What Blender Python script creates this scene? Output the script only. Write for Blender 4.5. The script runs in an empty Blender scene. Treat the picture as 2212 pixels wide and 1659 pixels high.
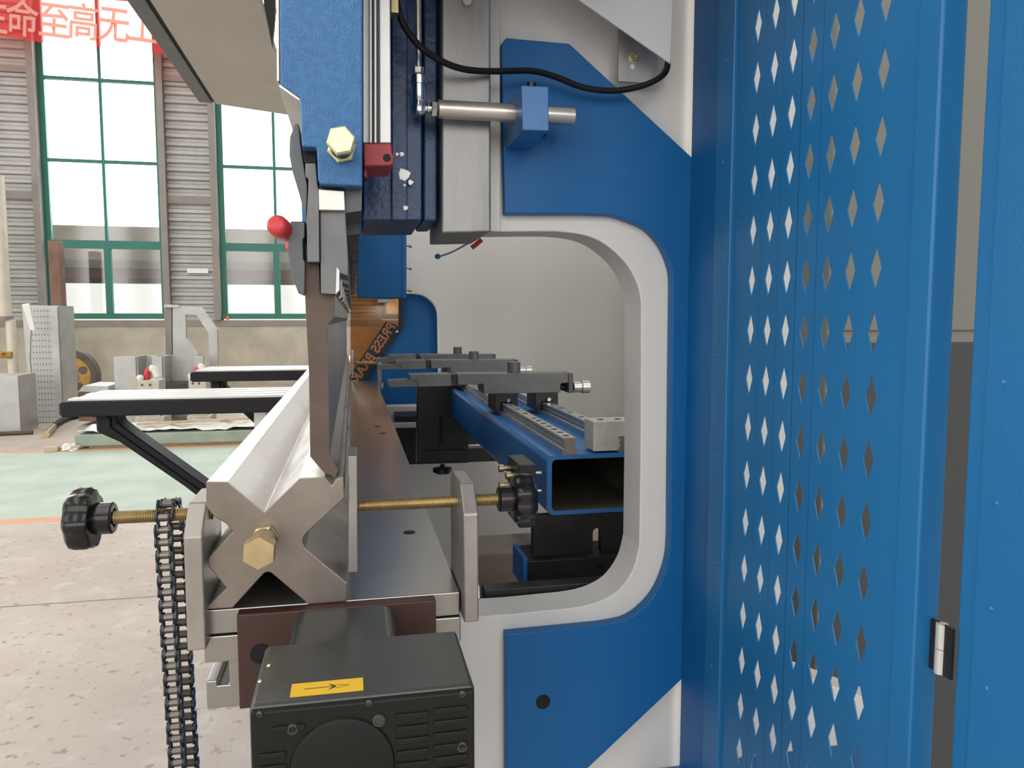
import bpy, bmesh, math, random
from mathutils import Vector, Matrix

random.seed(7)
SC = bpy.context.scene
COL = SC.collection

# ------------------------------------------------------------------ camera
F_PX, W_PX, H_PX = 1650.0, 2212.0, 1659.0
YAW, PITCH, CAM_Z = math.radians(11.75), math.radians(4.85), 1.10
cam_data = bpy.data.cameras.new('camera')
cam_data.sensor_width = 36.0
cam_data.lens = 36.0 * F_PX / W_PX
cam_data.clip_start = 0.02
cam_data.clip_end = 200
cam = bpy.data.objects.new('camera', cam_data)
COL.objects.link(cam)
cam.location = (0, 0, CAM_Z)
cam.rotation_euler = (math.radians(90) - PITCH, 0, -YAW)
SC.camera = cam

# ------------------------------------------------------------------ view
SC.view_settings.view_transform = 'Standard'
SC.view_settings.look = 'None'
SC.view_settings.gamma = 1.0
SC.view_settings.exposure = 0.0
SC.view_settings.use_curve_mapping = False

# ------------------------------------------------------------------ world: bright overcast sky outside the hall
world = bpy.data.worlds.new('overcast_sky')
SC.world = world
world.use_nodes = True
wb = world.node_tree.nodes['Background']
wb.inputs[0].default_value = (0.93, 0.97, 1.0, 1)
wb.inputs[1].default_value = 7.0

# ------------------------------------------------------------------ roof skylights of the hall (large area lights)
HALL = dict(x0=-15.0, x1=11.0, y0=-11.0, y1=13.5, z1=9.5)
def skylight_lamp(x, y, sx, sy, power, col):
    L = bpy.data.lights.new('skylight_daylight', 'AREA')
    L.shape = 'RECTANGLE'; L.size = sx; L.size_y = sy; L.energy = power; L.color = col
    o = bpy.data.objects.new('skylight_daylight', L)
    COL.objects.link(o); o.location = (x, y, HALL['z1'] - 0.06)
    return o
for sx_ in (-9.0, -2.5, 4.0):
    skylight_lamp(sx_, 1.0, 2.2, 20.0, 420, (1.0, 0.98, 0.95))
# unseen fill lamps added at the rear and left walls to brighten the machine
def wall_fill_lamp(loc, rot, power):
    L = bpy.data.lights.new('window_daylight', 'AREA')
    L.shape = 'RECTANGLE'; L.size = 2.0; L.size_y = 6.0; L.energy = power; L.color = (1.0, 0.98, 0.95)
    o = bpy.data.objects.new('window_daylight', L); COL.objects.link(o); o.location = loc; o.rotation_euler = rot
for i_ in range(7):
    wall_fill_lamp((-11.0 + i_ * 3.1, HALL['y0'] + 0.05, 4.2), (math.radians(90), 0, 0), 178)
for i_ in range(6):
    wall_fill_lamp((HALL['x0'] + 0.05, -8.0 + i_ * 3.1, 4.2), (math.radians(90), 0, math.radians(-90)), 230)

# ------------------------------------------------------------------ helpers
_fw = Vector((math.sin(YAW) * math.cos(PITCH), math.cos(YAW) * math.cos(PITCH), -math.sin(PITCH)))
_rt = Vector((math.cos(YAW), -math.sin(YAW), 0))
_up = _rt.cross(_fw)
def ray(px, py):
    return _fw + _rt * ((px - W_PX / 2) / F_PX) - _up * ((py - H_PX / 2) / F_PX)
def at(px, py, Y):
    d = ray(px, py)
    return Vector((0, 0, CAM_Z)) + d * (Y / d.y)
def on_floor(px, py):
    d = ray(px, py)
    return Vector((0, 0, CAM_Z)) + d * (-CAM_Z / d.z)
def xz(pl, Y):
    r = []
    for p in pl:
        v = at(p[0], p[1], Y)
        r.append((v.x, v.z))
    return r

def link(name, me, mat, parent=None):
    o = bpy.data.objects.new(name, me)
    COL.objects.link(o)
    mats = mat if isinstance(mat, (list, tuple)) else [mat]
    if not me.materials:
        for m in mats:
            me.materials.append(m)
    if parent is not None:
        o.parent = parent
        o.matrix_parent_inverse = Matrix.Translation(-Vector(parent.location)) if parent.type == 'EMPTY' else Matrix.Identity(4)
    return o
def bevel(o, w, seg=2, ang=35):
    if w:
        m = o.modifiers.new('edge_bevel', 'BEVEL')
        m.width = w; m.segments = seg; m.limit_method = 'ANGLE'; m.angle_limit = math.radians(ang)
    return o
def smooth(me, ang=40):
    for p in me.polygons:
        p.use_smooth = True
    try:
        me.set_sharp_from_angle(angle=math.radians(ang))
    except Exception:
        pass
def mesh(name, verts, faces):
    me = bpy.data.meshes.new(name)
    me.from_pydata(verts, [], faces)
    me.update()
    return me
def fix(me):
    bm = bmesh.new(); bm.from_mesh(me)
    bmesh.ops.recalc_face_normals(bm, faces=bm.faces[:])
    bm.to_mesh(me); bm.free()
    return me
def thing(name, label, cat, loc=(0, 0, 0), group=None):
    o = bpy.data.objects.new(name, None)
    COL.objects.link(o)
    o.location = loc
    o.empty_display_size = 0.05
    return tag(o, label, cat, group)
def tag(o, label, cat, group=None):
    o['label'] = label; o['category'] = cat
    if group: o['group'] = group
    return o
def struct(o):
    o['kind'] = 'structure'
    return o
def dup(root, delta, label, group=None):
    r = root.copy(); COL.objects.link(r)
    r.location = Vector(root.location) + Vector(delta)
    r['label'] = label
    if group: r['group'] = group
    for ch in list(root.children):
        c = ch.copy(); COL.objects.link(c); c.parent = r
        c.matrix_parent_inverse = ch.matrix_parent_inverse.copy()
        for g in ch.children:
            d = g.copy(); COL.objects.link(d); d.parent = c
            d.matrix_parent_inverse = g.matrix_parent_inverse.copy()
    return r

def prism_me(name, pl, y0, y1, axis='Y', two_mats=False):
    """polygon pl in the XZ plane (axis Y), YZ plane (axis X) or XY plane (axis Z), extruded"""
    n = len(pl)
    def v3(a, b, t):
        return {'Y': (a, t, b), 'X': (t, a, b), 'Z': (a, b, t)}[axis]
    vs = [v3(a, b, y0) for a, b in pl] + [v3(a, b, y1) for a, b in pl]
    fs = [list(range(n)), list(range(2 * n - 1, n - 1, -1))]
    fs += [[i, i + n, (i + 1) % n + n, (i + 1) % n] for i in range(n)]
    me = fix(mesh(name, vs, fs))
    if two_mats:
        for i, p in enumerate(me.polygons):
            p.material_index = 1 if i < 2 else 0
    return me
def prism(name, pl, y0, y1, mat, parent=None, bv=0.0, axis='Y', cap=None, seg=2):
    me = prism_me(name, pl, y0, y1, axis, cap is not None)
    o = link(name, me, [mat, cap] if cap else mat, parent)
    return bevel(o, bv, seg)
def pprism(name, pxl, Y0, Y1, mat, parent=None, bv=0.0, cap=None, Yr=None, seg=2):
    return prism(name, xz(pxl, Yr if Yr else Y0), Y0, Y1, mat, parent, bv, 'Y', cap, seg)
def box(name, x0, x1, y0, y1, z0, z1, mat, parent=None, bv=0.0, seg=2):
    return prism(name, [(x0, z0), (x1, z0), (x1, z1), (x0, z1)], y0, y1, mat, parent, bv, 'Y', None, seg)
def pbox(name, px0, py0, px1, py1, Y0, Y1, mat, parent=None, bv=0.0):
    pm = (py0 + py1) / 2; xm = (px0 + px1) / 2
    return box(name, at(px0, pm, Y0).x, at(px1, pm, Y0).x, Y0, Y1, at(xm, py1, Y0).z, at(xm, py0, Y0).z, mat, parent, bv)

def frame_of(d):
    d = Vector(d).normalized()
    a = Vector((0, 0, 1)) if abs(d.z) < 0.9 else Vector((1, 0, 0))
    u = a.cross(d).normalized(); v = d.cross(u)
    return d, u, v
def lathe(name, p, d, prof, mat, parent=None, seg=28, ang=35, phase=0.0, rfun=None):
    """profile [(t, r)] revolved about the axis through p along d"""
    p = Vector(p); d, u, v = frame_of(d)
    vs, fs = [], []
    for t, r in prof:
        for k in range(seg):
            a = 2 * math.pi * k / seg + phase
            rr = r * (rfun(a) if rfun else 1.0)
            vs.append(p + d * t + u * (math.cos(a) * rr) + v * (math.sin(a) * rr))
    m = len(prof)
    for i in range(m - 1):
        for k in range(seg):
            k2 = (k + 1) % seg
            fs.append([i * seg + k, i * seg + k2, (i + 1) * seg + k2, (i + 1) * seg + k])
    fs.append(list(range(seg - 1, -1, -1)))
    fs.append([(m - 1) * seg + k for k in range(seg)])
    me = fix(mesh(name, [tuple(x) for x in vs], fs))
    smooth(me, ang)
    return link(name, me, mat, parent)
def rod(name, p0, p1, r, mat, parent=None, seg=20, ch=0.0):
    p0, p1 = Vector(p0), Vector(p1); L = (p1 - p0).length
    prof = [(0, r), (L, r)] if not ch else [(0, r - ch), (ch, r), (L - ch, r), (L, r - ch)]
    return lathe(name, p0, p1 - p0, prof, mat, parent, seg)
def hexa(name, p, d, r, L, mat, parent=None, phase=0.3, ch=0.12):
    return lathe(name, p, d, [(0, r * (1 - ch * 0.5)), (L * 0.12, r), (L * 0.85, r), (L, r * (1 - ch))], mat, parent, 6, 20, phase)
def screw_rod(name, p0, p1, r, mat, parent=None, pitch=0.0015, seg=16):
    p0, p1 = Vector(p0), Vector(p1); L = (p1 - p0).length
    prof = [(0, r * 0.84)]; t = pitch * 0.5; k = 0
    while t < L - pitch * 0.5:
        prof.append((t, r if k % 2 else r * 0.86)); k += 1; t += pitch * 0.5
    prof.append((L, r * 0.84))
    return lathe(name, p0, p1 - p0, prof, mat, parent, seg, 80)
def tube(name, pl, r, mat, parent=None, seg=12, sub=6, cap=True):
    P = [Vector(p) for p in pl]
    pts = []
    for i in range(len(P) - 1):
        a = P[max(i - 1, 0)]; b = P[i]; c = P[i + 1]; d = P[min(i + 2, len(P) - 1)]
        for s in range(sub):
            t = s / sub
            pts.append(0.5 * ((2 * b) + (c - a) * t + (2 * a - 5 * b + 4 * c - d) * t * t + (3 * b - a - 3 * c + d) * t ** 3))
    pts.append(P[-1])
    vs, fs = [], []
    for i, q in enumerate(pts):
        d = (pts[min(i + 1, len(pts) - 1)] - pts[max(i - 1, 0)]).normalized()
        if i == 0:
            _, u, v = frame_of(d)
        else:
            u = (u - d * u.dot(d)).normalized(); v = d.cross(u)
        for k in range(seg):
            a = 2 * math.pi * k / seg
            vs.append(tuple(q + u * (math.cos(a) * r) + v * (math.sin(a) * r)))
    for i in range(len(pts) - 1):
        for k in range(seg):
            k2 = (k + 1) % seg
            fs.append([i * seg + k, i * seg + k2, (i + 1) * seg + k2, (i + 1) * seg + k])
    fs.append(list(range(seg - 1, -1, -1))); fs.append([(len(pts) - 1) * seg + k for k in range(seg)])
    me = fix(mesh(name, vs, fs)); smooth(me, 60)
    return link(name, me, mat, parent)
def text_mesh(name, body, size, mat, M, parent=None, extrude=0.0, sx=1.0, bold=0.0):
    cu = bpy.data.curves.new(name, 'FONT')
    cu.body = body; cu.size = size; cu.align_x = 'CENTER'; cu.align_y = 'CENTER'; cu.extrude = extrude; cu.offset = bold
    t = bpy.data.objects.new(name, cu); COL.objects.link(t)
    dg = bpy.context.evaluated_depsgraph_get(); dg.update()
    me = bpy.data.meshes.new_from_object(t.evaluated_get(dg))
    bpy.data.objects.remove(t)
    me.transform(M @ Matrix.Diagonal((sx, 1, 1, 1)))
    me.materials.clear()
    return link(name, me, mat, parent)

# ------------------------------------------------------------------ materials
def mat(name, col, rough=0.5, metal=0.0, var=0.0, vscale=8.0, bump=0.0, bscale=200.0, coat=0.0, rvar=0.0, stretch=None, spec=0.5):
    m = bpy.data.materials.new(name); m.use_nodes = True
    nt = m.node_tree; b = nt.nodes['Principled BSDF']
    b.inputs['Base Color'].default_value = (*col, 1); b.inputs['Roughness'].default_value = rough
    b.inputs['Metallic'].default_value = metal; b.inputs['Coat Weight'].default_value = coat
    b.inputs['Specular IOR Level'].default_value = spec
    tc = nt.nodes.new('ShaderNodeTexCoord'); mp = nt.nodes.new('ShaderNodeMapping')
    nt.links.new(tc.outputs['Object'], mp.inputs[0])
    if stretch: mp.inputs['Scale'].default_value = stretch
    if var or rvar:
        n = nt.nodes.new('ShaderNodeTexNoise'); n.inputs['Scale'].default_value = vscale; n.inputs['Detail'].default_value = 6
        n.inputs['Roughness'].default_value = 0.6
        nt.links.new(mp.outputs[0], n.inputs['Vector'])
        if var:
            r = nt.nodes.new('ShaderNodeMix'); r.data_type = 'RGBA'
            r.inputs[6].default_value = (*[max(0, c * (1 - var)) for c in col], 1)
            r.inputs[7].default_value = (*[min(1, c * (1 + var)) for c in col], 1)
            cr = nt.nodes.new('ShaderNodeMapRange'); cr.inputs[1].default_value = 0.32; cr.inputs[2].default_value = 0.68
            nt.links.new(n.outputs[0], cr.inputs[0]); nt.links.new(cr.outputs[0], r.inputs[0]); nt.links.new(r.outputs[2], b.inputs['Base Color'])
        if rvar:
            q = nt.nodes.new('ShaderNodeMapRange')
            q.inputs[1].default_value = 0.3; q.inputs[2].default_value = 0.7
            q.inputs[3].default_value = max(0.02, rough - rvar); q.inputs[4].default_value = min(1, rough + rvar)
            nt.links.new(n.outputs[0], q.inputs[0]); nt.links.new(q.outputs[0], b.inputs['Roughness'])
    if bump:
        n2 = nt.nodes.new('ShaderNodeTexNoise'); n2.inputs['Scale'].default_value = bscale; n2.inputs['Detail'].default_value = 3
        nt.links.new(mp.outputs[0], n2.inputs['Vector'])
        bp = nt.nodes.new('ShaderNodeBump'); bp.inputs['Strength'].default_value = bump; bp.inputs['Distance'].default_value = 0.002
        nt.links.new(n2.outputs[0], bp.inputs['Height']); nt.links.new(bp.outputs[0], b.inputs['Normal'])
    return m

M = {}
M['white'] = mat('white_paint', (0.76, 0.745, 0.71), 0.42, 0, 0.03, 3, 0.04, 300)
M['white_cool'] = mat('white_cover_paint', (0.66, 0.68, 0.69), 0.35, 0, 0.04, 4)
M['blue'] = mat('blue_enamel', (0.006, 0.125, 0.36), 0.42, 0, 0.08, 2.5, 0.05, 350, 0, 0, None, 0.3)
M['blue_ram'] = mat('blue_hammered_paint', (0.045, 0.17, 0.40), 0.27, 0, 0.15, 150, 0.6, 800)
M['blue_dark'] = mat('blue_thick_paint', (0.011, 0.050, 0.15), 0.36, 0, 0.2, 40, 0.35, 160)
M['blue_block'] = mat('blue_bright_enamel', (0.03, 0.16, 0.42), 0.32, 0, 0.05, 30, 0.12, 300)
M['blue_guard'] = mat('blue_guard_powder_coat', (0.012, 0.145, 0.36), 0.40, 0, 0.05, 3, 0.10, 500)
M['steel'] = mat('ground_steel', (0.60, 0.57, 0.53), 0.34, 0.85, 0.12, 14, 0, 0, 0, 0.10)
M['steel_end'] = mat('sawn_steel_end', (0.27, 0.235, 0.21), 0.40, 0.75, 0.22, 7, 0.06, 180, 0, 0.10)
M['steel_bright'] = mat('milled_bright_steel', (0.56, 0.54, 0.51), 0.38, 0.75, 0.10, 20, 0.05, 200, 0, 0.08)
M['steel_bed'] = mat('planed_bed_steel', (0.36, 0.355, 0.345), 0.27, 0.85, 0.08, 3)
M['steel_dirty'] = mat('stained_raw_steel', (0.31, 0.305, 0.30), 0.45, 0.6, 0.38, 22, 0.06, 150, 0, 0.1, (1, 1, 0.25))
M['alu'] = mat('anodised_aluminium', (0.62, 0.62, 0.60), 0.42, 0.5, 0.05, 30)
M['alu_block'] = mat('cast_aluminium_block', (0.58, 0.57, 0.52), 0.5, 0.25, 0.1, 60)
M['grey'] = mat('dark_grey_oxide_steel', (0.105, 0.112, 0.12), 0.48, 0.35, 0.12, 30)
M['grey_lt'] = mat('grey_phosphated_steel', (0.17, 0.175, 0.18), 0.5, 0.3, 0.1, 40)
M['black'] = mat('black_plastic', (0.010, 0.010, 0.011), 0.32, 0, 0, 1, 0.03, 300)
M['black_steel'] = mat('black_oxide_steel', (0.022, 0.022, 0.023), 0.40, 0.3, 0.3, 30)
M['rubber'] = mat('black_rubber', (0.007, 0.007, 0.009), 0.55, 0, 0, 1, 0, 1, 0, 0, None, 0.3)
M['knob'] = mat('black_bakelite', (0.006, 0.006, 0.007), 0.22)
M['punch_end'] = mat('brown_oxide_steel', (0.105, 0.072, 0.058), 0.5, 0.2, 0.2, 25, 0.05, 150)  # punch end faces, browner than the long sides
M['punch'] = mat('polished_tool_steel', (0.58, 0.57, 0.55), 0.36, 0.9, 0.08, 10)
M['primer'] = mat('red_brown_primer', (0.055, 0.022, 0.017), 0.5, 0, 0.15, 20, 0.05, 200)
M['brass'] = mat('yellow_zinc_plating', (0.56, 0.45, 0.26), 0.33, 0.9, 0.12, 60)
M['brass_light'] = mat('iridescent_zinc_plating', (0.80, 0.78, 0.42), 0.35, 0.5, 0.12, 90)
M['red'] = mat('red_plastic', (0.55, 0.035, 0.045), 0.38)
M['red_cap'] = mat('red_end_cap', (0.42, 0.045, 0.055), 0.5)
M['yellow'] = mat('yellow_sticker', (0.85, 0.52, 0.03), 0.45)
M['ink'] = mat('black_print', (0.06, 0.05, 0.02), 0.5)
M['beige'] = mat('warm_grey_sheet_paint', (0.52, 0.49, 0.43), 0.5, 0, 0.06, 5, 0.04, 300)
M['motor'] = mat('black_powder_coat', (0.050, 0.054, 0.052), 0.30, 0.1, 0.10, 6, 0.06, 350)
M['motor_face'] = mat('black_moulded_cover', (0.010, 0.0105, 0.010), 0.5, 0, 0, 1, 0, 1, 0, 0, None, 0.25)
M['chain'] = mat('oiled_chain_steel', (0.045, 0.05, 0.06), 0.28, 0.8, 0.3, 80)
M['roller'] = mat('worn_chain_roller', (0.16, 0.15, 0.135), 0.35, 0.85)
M['chrome'] = mat('bright_zinc', (0.75, 0.77, 0.78), 0.16, 1.0)
M['green_frame'] = mat('green_window_paint', (0.015, 0.16, 0.12), 0.4)
M['concrete_wall'] = mat('rendered_wall', (0.44, 0.40, 0.33), 0.9, 0, 0.25, 1.6)
M['corrugated'] = mat('galvanised_corrugated_sheet', (0.40, 0.39, 0.38), 0.5, 0.3, 0.12, 3)
M['trim_grey'] = mat('grey_brown_trim', (0.26, 0.235, 0.215), 0.6, 0.1, 0.1, 4)
M['hall_grey'] = mat('hall_wall_cladding', (0.24, 0.24, 0.215), 0.8, 0, 0.1, 0.6)
M['ceiling'] = mat('hall_roof_lining', (0.50, 0.50, 0.49), 0.8)
M['rust'] = mat('rusty_steel', (0.20, 0.115, 0.085), 0.75, 0.1, 0.25, 4)
M['galv'] = mat('galvanised_sheet', (0.46, 0.46, 0.45), 0.42, 0.45, 0.12, 5)
M['cream'] = mat('cream_pipe_paint', (0.66, 0.60, 0.50), 0.5, 0, 0.08, 4)
M['ochre'] = mat('ochre_casting_paint', (0.42, 0.24, 0.06), 0.6, 0, 0.3, 6)
M['iron'] = mat('dark_cast_iron', (0.10, 0.085, 0.07), 0.7, 0.2, 0.3, 6)
M['wrap'] = mat('green_wrapped_plate', (0.30, 0.36, 0.30), 0.45, 0, 0.15, 4)
M['film'] = mat('clear_plastic_film', (0.74, 0.74, 0.70), 0.25, 0, 0.1, 8, 0.4, 25)
M['wood'] = mat('pale_pine', (0.52, 0.40, 0.26), 0.7, 0, 0.2, 10)
M['stone'] = mat('pale_machined_block', (0.52, 0.47, 0.40), 0.6, 0, 0.12, 12)
M['outside_roof'] = mat('outside_shed_roof', (0.17, 0.15, 0.125), 0.9, 0, 0.2, 2)
M['outside_beam'] = mat('outside_shed_beam', (0.09, 0.082, 0.075), 0.9)
M['outside_red'] = mat('outside_crane_beam', (0.20, 0.10, 0.095), 0.8)
M['outside_wall'] = mat('outside_white_wall', (0.80, 0.80, 0.79), 0.9)
M['outside_ground'] = mat('outside_concrete', (0.5, 0.5, 0.48), 0.9)
M['door_grey'] = mat('grey_green_cabinet_paint', (0.20, 0.205, 0.185), 0.6)
M['door_dark'] = mat('dark_grey_cabinet_paint', (0.055, 0.062, 0.066), 0.6)
M['clamp_steel'] = mat('ground_clamp_steel', (0.36, 0.335, 0.31), 0.42, 0.7, 0.12, 18, 0.04, 200, 0, 0.06)
M['tan'] = mat('tan_primed_beam', (0.52, 0.42, 0.35), 0.6, 0, 0.12, 12)
M['orange_paint'] = mat('orange_paint', (0.75, 0.14, 0.03), 0.5)

def mat_glass(name, tint, t=0.85):
    m = bpy.data.materials.new(name); m.use_nodes = True
    nt = m.node_tree; nt.nodes.clear()
    out = nt.nodes.new('ShaderNodeOutputMaterial'); mix = nt.nodes.new('ShaderNodeMixShader')
    tr = nt.nodes.new('ShaderNodeBsdfTransparent'); gl = nt.nodes.new('ShaderNodeBsdfGlossy')
    tr.inputs[0].default_value = (*tint, 1); gl.inputs['Roughness'].default_value = 0.08
    mix.inputs[0].default_value = 1 - t
    nt.links.new(tr.outputs[0], mix.inputs[1]); nt.links.new(gl.outputs[0], mix.inputs[2]); nt.links.new(mix.outputs[0], out.inputs[0])
    return m
M['glass'] = mat_glass('window_glass', (0.97, 0.97, 0.96), 0.95)
M['amber'] = mat_glass('amber_acrylic', (0.66, 0.43, 0.23), 0.93)

def mat_cloth(name, diff, trans, a):
    m = bpy.data.materials.new(name); m.use_nodes = True
    nt = m.node_tree; nt.nodes.clear()
    out = nt.nodes.new('ShaderNodeOutputMaterial'); mix = nt.nodes.new('ShaderNodeMixShader')
    tr = nt.nodes.new('ShaderNodeBsdfTransparent'); d = nt.nodes.new('ShaderNodeBsdfDiffuse')
    tr.inputs[0].default_value = (*trans, 1); d.inputs[0].default_value = (*diff, 1)
    mix.inputs[0].default_value = a
    nt.links.new(d.outputs[0], mix.inputs[1]); nt.links.new(tr.outputs[0], mix.inputs[2]); nt.links.new(mix.outputs[0], out.inputs[0])
    return m
M['banner'] = mat_cloth('thin_red_banner_cloth', (0.88, 0.07, 0.08), (1.0, 0.60, 0.54), 0.45)
M['banner_ink'] = mat_cloth('banner_lettering', (0.75, 0.42, 0.36), (0.75, 0.18, 0.12), 0.22)

def mat_floor():
    m = bpy.data.materials.new('painted_concrete_floor'); m.use_nodes = True
    nt = m.node_tree; L = nt.links; b = nt.nodes['Principled BSDF']; b.inputs['Roughness'].default_value = 0.55
    tc = nt.nodes.new('ShaderNodeTexCoord'); sep = nt.nodes.new('ShaderNodeSeparateXYZ'); L.new(tc.outputs['Object'], sep.inputs[0])
    def noise(s, d=6):
        n = nt.nodes.new('ShaderNodeTexNoise'); n.inputs['Scale'].default_value = s; n.inputs['Detail'].default_value = d
        L.new(tc.outputs['Object'], n.inputs['Vector']); return n.outputs[0]
    def ramp(v, a, b_):
        r = nt.nodes.new('ShaderNodeMapRange'); r.inputs[1].default_value = a; r.inputs[2].default_value = b_
        L.new(v, r.inputs[0]); return r.outputs[0]
    def mixc(f, c1, c2):
        x = nt.nodes.new('ShaderNodeMix'); x.data_type = 'RGBA'
        for i, c in ((6, c1), (7, c2)):
            if isinstance(c, tuple): x.inputs[i].default_value = (*c, 1)
            else: L.new(c, x.inputs[i])
        L.new(f, x.inputs[0]); return x.outputs[2]
    def math_(op, a, b_):
        x = nt.nodes.new('ShaderNodeMath'); x.operation = op
        for i, c in ((0, a), (1, b_)):
            if isinstance(c, (int, float)): x.inputs[i].default_value = c
            else: L.new(c, x.inputs[i])
        return x.outputs[0]
    c = mixc(ramp(noise(1.3), 0.35, 0.65), (0.40, 0.33, 0.28), (0.52, 0.45, 0.395))
    c = mixc(ramp(noise(9.0), 0.55, 0.75), c, (0.56, 0.50, 0.45))
    c = mixc(ramp(noise(26.0, 8), 0.60, 0.68), c, (0.30, 0.24, 0.20))
    y = sep.outputs[1]
    def band(a, b_):
        return math_('MULTIPLY', math_('GREATER_THAN', y, a), math_('LESS_THAN', y, b_))
    green = mixc(ramp(noise(3.0), 0.35, 0.7), (0.36, 0.45, 0.37), (0.47, 0.55, 0.46))
    for a, b_ in ((4.62, 6.93), (11.3, 12.7)):
        c = mixc(band(a, b_), c, green)
    for a, b_ in ((4.50, 4.62), (6.93, 7.02), (10.9, 11.3)):
        c = mixc(band(a, b_), c, (0.62, 0.30, 0.16))
    # expansion joints
    for yy in (3.18,):
        c = mixc(band(yy, yy + 0.012), c, (0.16, 0.13, 0.11))
    L.new(c, b.inputs['Base Color'])
    bp = nt.nodes.new('ShaderNodeBump'); bp.inputs['Strength'].default_value = 0.35; bp.inputs['Distance'].default_value = 0.01
    L.new(noise(26.0, 8), bp.inputs['Height']); L.new(bp.outputs[0], b.inputs['Normal'])
    return m
M['floor'] = mat_floor()

def mat_perf():
    m = mat('small_hole_perforated_sheet', (0.47, 0.46, 0.45), 0.45, 0.4)
    nt = m.node_tree; b = nt.nodes['Principled BSDF']
    tc = [n for n in nt.nodes if n.type == 'TEX_COORD'][0]
    sep = nt.nodes.new('ShaderNodeSeparateXYZ'); nt.links.new(tc.outputs['Object'], sep.inputs[0])
    d = []
    for i, s in ((0, 34.0), (2, 16.0)):
        a = nt.nodes.new('ShaderNodeMath'); a.operation = 'MULTIPLY'; a.inputs[1].default_value = s
        f = nt.nodes.new('ShaderNodeMath'); f.operation = 'PINGPONG'; f.inputs[1].default_value = 0.5
        g = nt.nodes.new('ShaderNodeMath'); g.operation = 'LESS_THAN'; g.inputs[1].default_value = 0.14
        nt.links.new(sep.outputs[i], a.inputs[0]); nt.links.new(a.outputs[0], f.inputs[0]); nt.links.new(f.outputs[0], g.inputs[0])
        d.append(g.outputs[0])
    mu = nt.nodes.new('ShaderNodeMath'); mu.operation = 'MULTIPLY'
    nt.links.new(d[0], mu.inputs[0]); nt.links.new(d[1], mu.inputs[1])
    x = nt.nodes.new('ShaderNodeMix'); x.data_type = 'RGBA'
    x.inputs[6].default_value = (0.47, 0.46, 0.45, 1); x.inputs[7].default_value = (0.12, 0.12, 0.12, 1)
    nt.links.new(mu.outputs[0], x.inputs[0]); nt.links.new(x.outputs[2], b.inputs['Base Color'])
    return m
M['perf'] = mat_perf()

# ================================================================== THE HALL
hx0, hx1, hy0, hy1, hz1 = HALL['x0'], HALL['x1'], HALL['y0'], HALL['y1'], HALL['z1']
struct(box('floor', hx0 - 0.3, hx1 + 0.3, hy0 - 0.3, hy1 + 0.3, -0.2, 0.0, M['floor']))
struct(box('ceiling', hx0 - 0.3, hx1 + 0.3, hy0 - 0.3, hy1 + 0.6, hz1, hz1 + 0.2, M['ceiling']))
struct(box('wall_left', hx0 - 0.3, hx0, hy0, hy1, 0, hz1, M['hall_grey']))
struct(box('wall_right', hx1, hx1 + 0.3, hy0, hy1, 0, hz1, M['hall_grey']))
struct(box('wall_rear', hx0 - 0.3, hx1 + 0.3, hy0 - 0.3, hy0, 0, hz1, M['hall_grey']))

WY = 13.5                                   # inner face of the window wall
wx_a, wx_b = at(104, 690, WY).x, at(358, 690, WY).x
WW = wx_b - wx_a                            # window width
WP = at(479, 690, WY).x - wx_a              # window pitch
SILL = at(240, 689, WY).z
WTOP = 7.4
wall = thing('wall_back', '', '', (0, WY, 0)); del wall['label']; del wall['category']; struct(wall)
box('plinth', hx0, hx1, WY, WY + 0.3, 0, SILL - 0.02, M['concrete_wall'], wall)
box('plinth_cap', hx0, hx1, WY - 0.02, WY + 0.3, SILL - 0.12, SILL - 0.02, M['trim_grey'], wall)
box('header', hx0, hx1, WY, WY + 0.3, WTOP, hz1, M['corrugated'], wall)

def corrugated_panel(x0, x1, z0, z1, y, parent):
    pitch = 0.135; prof = []
    z = z0
    while z < z1:
        prof += [(y, z), (y, min(z + pitch * 0.38, z1)), (y + 0.045, min(z + pitch * 0.52, z1)), (y + 0.045, min(z + pitch * 0.86, z1))]
        z += pitch
    prof += [(y, z1), (y + 0.08, z1), (y + 0.08, z0)]
    clean = [prof[0]]
    for p in prof[1:]:
        if (Vector(p) - Vector(clean[-1])).length > 1e-5: clean.append(p)
    n = len(clean)
    vs = [(x0, a, b) for a, b in clean] + [(x1, a, b) for a, b in clean]
    fs = [[i, (i + 1) % n, (i + 1) % n + n, i + n] for i in range(n)]
    me = fix(mesh('corrugated_panel', vs, fs))
    return link('corrugated_panel', me, M['corrugated'], parent)

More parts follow.
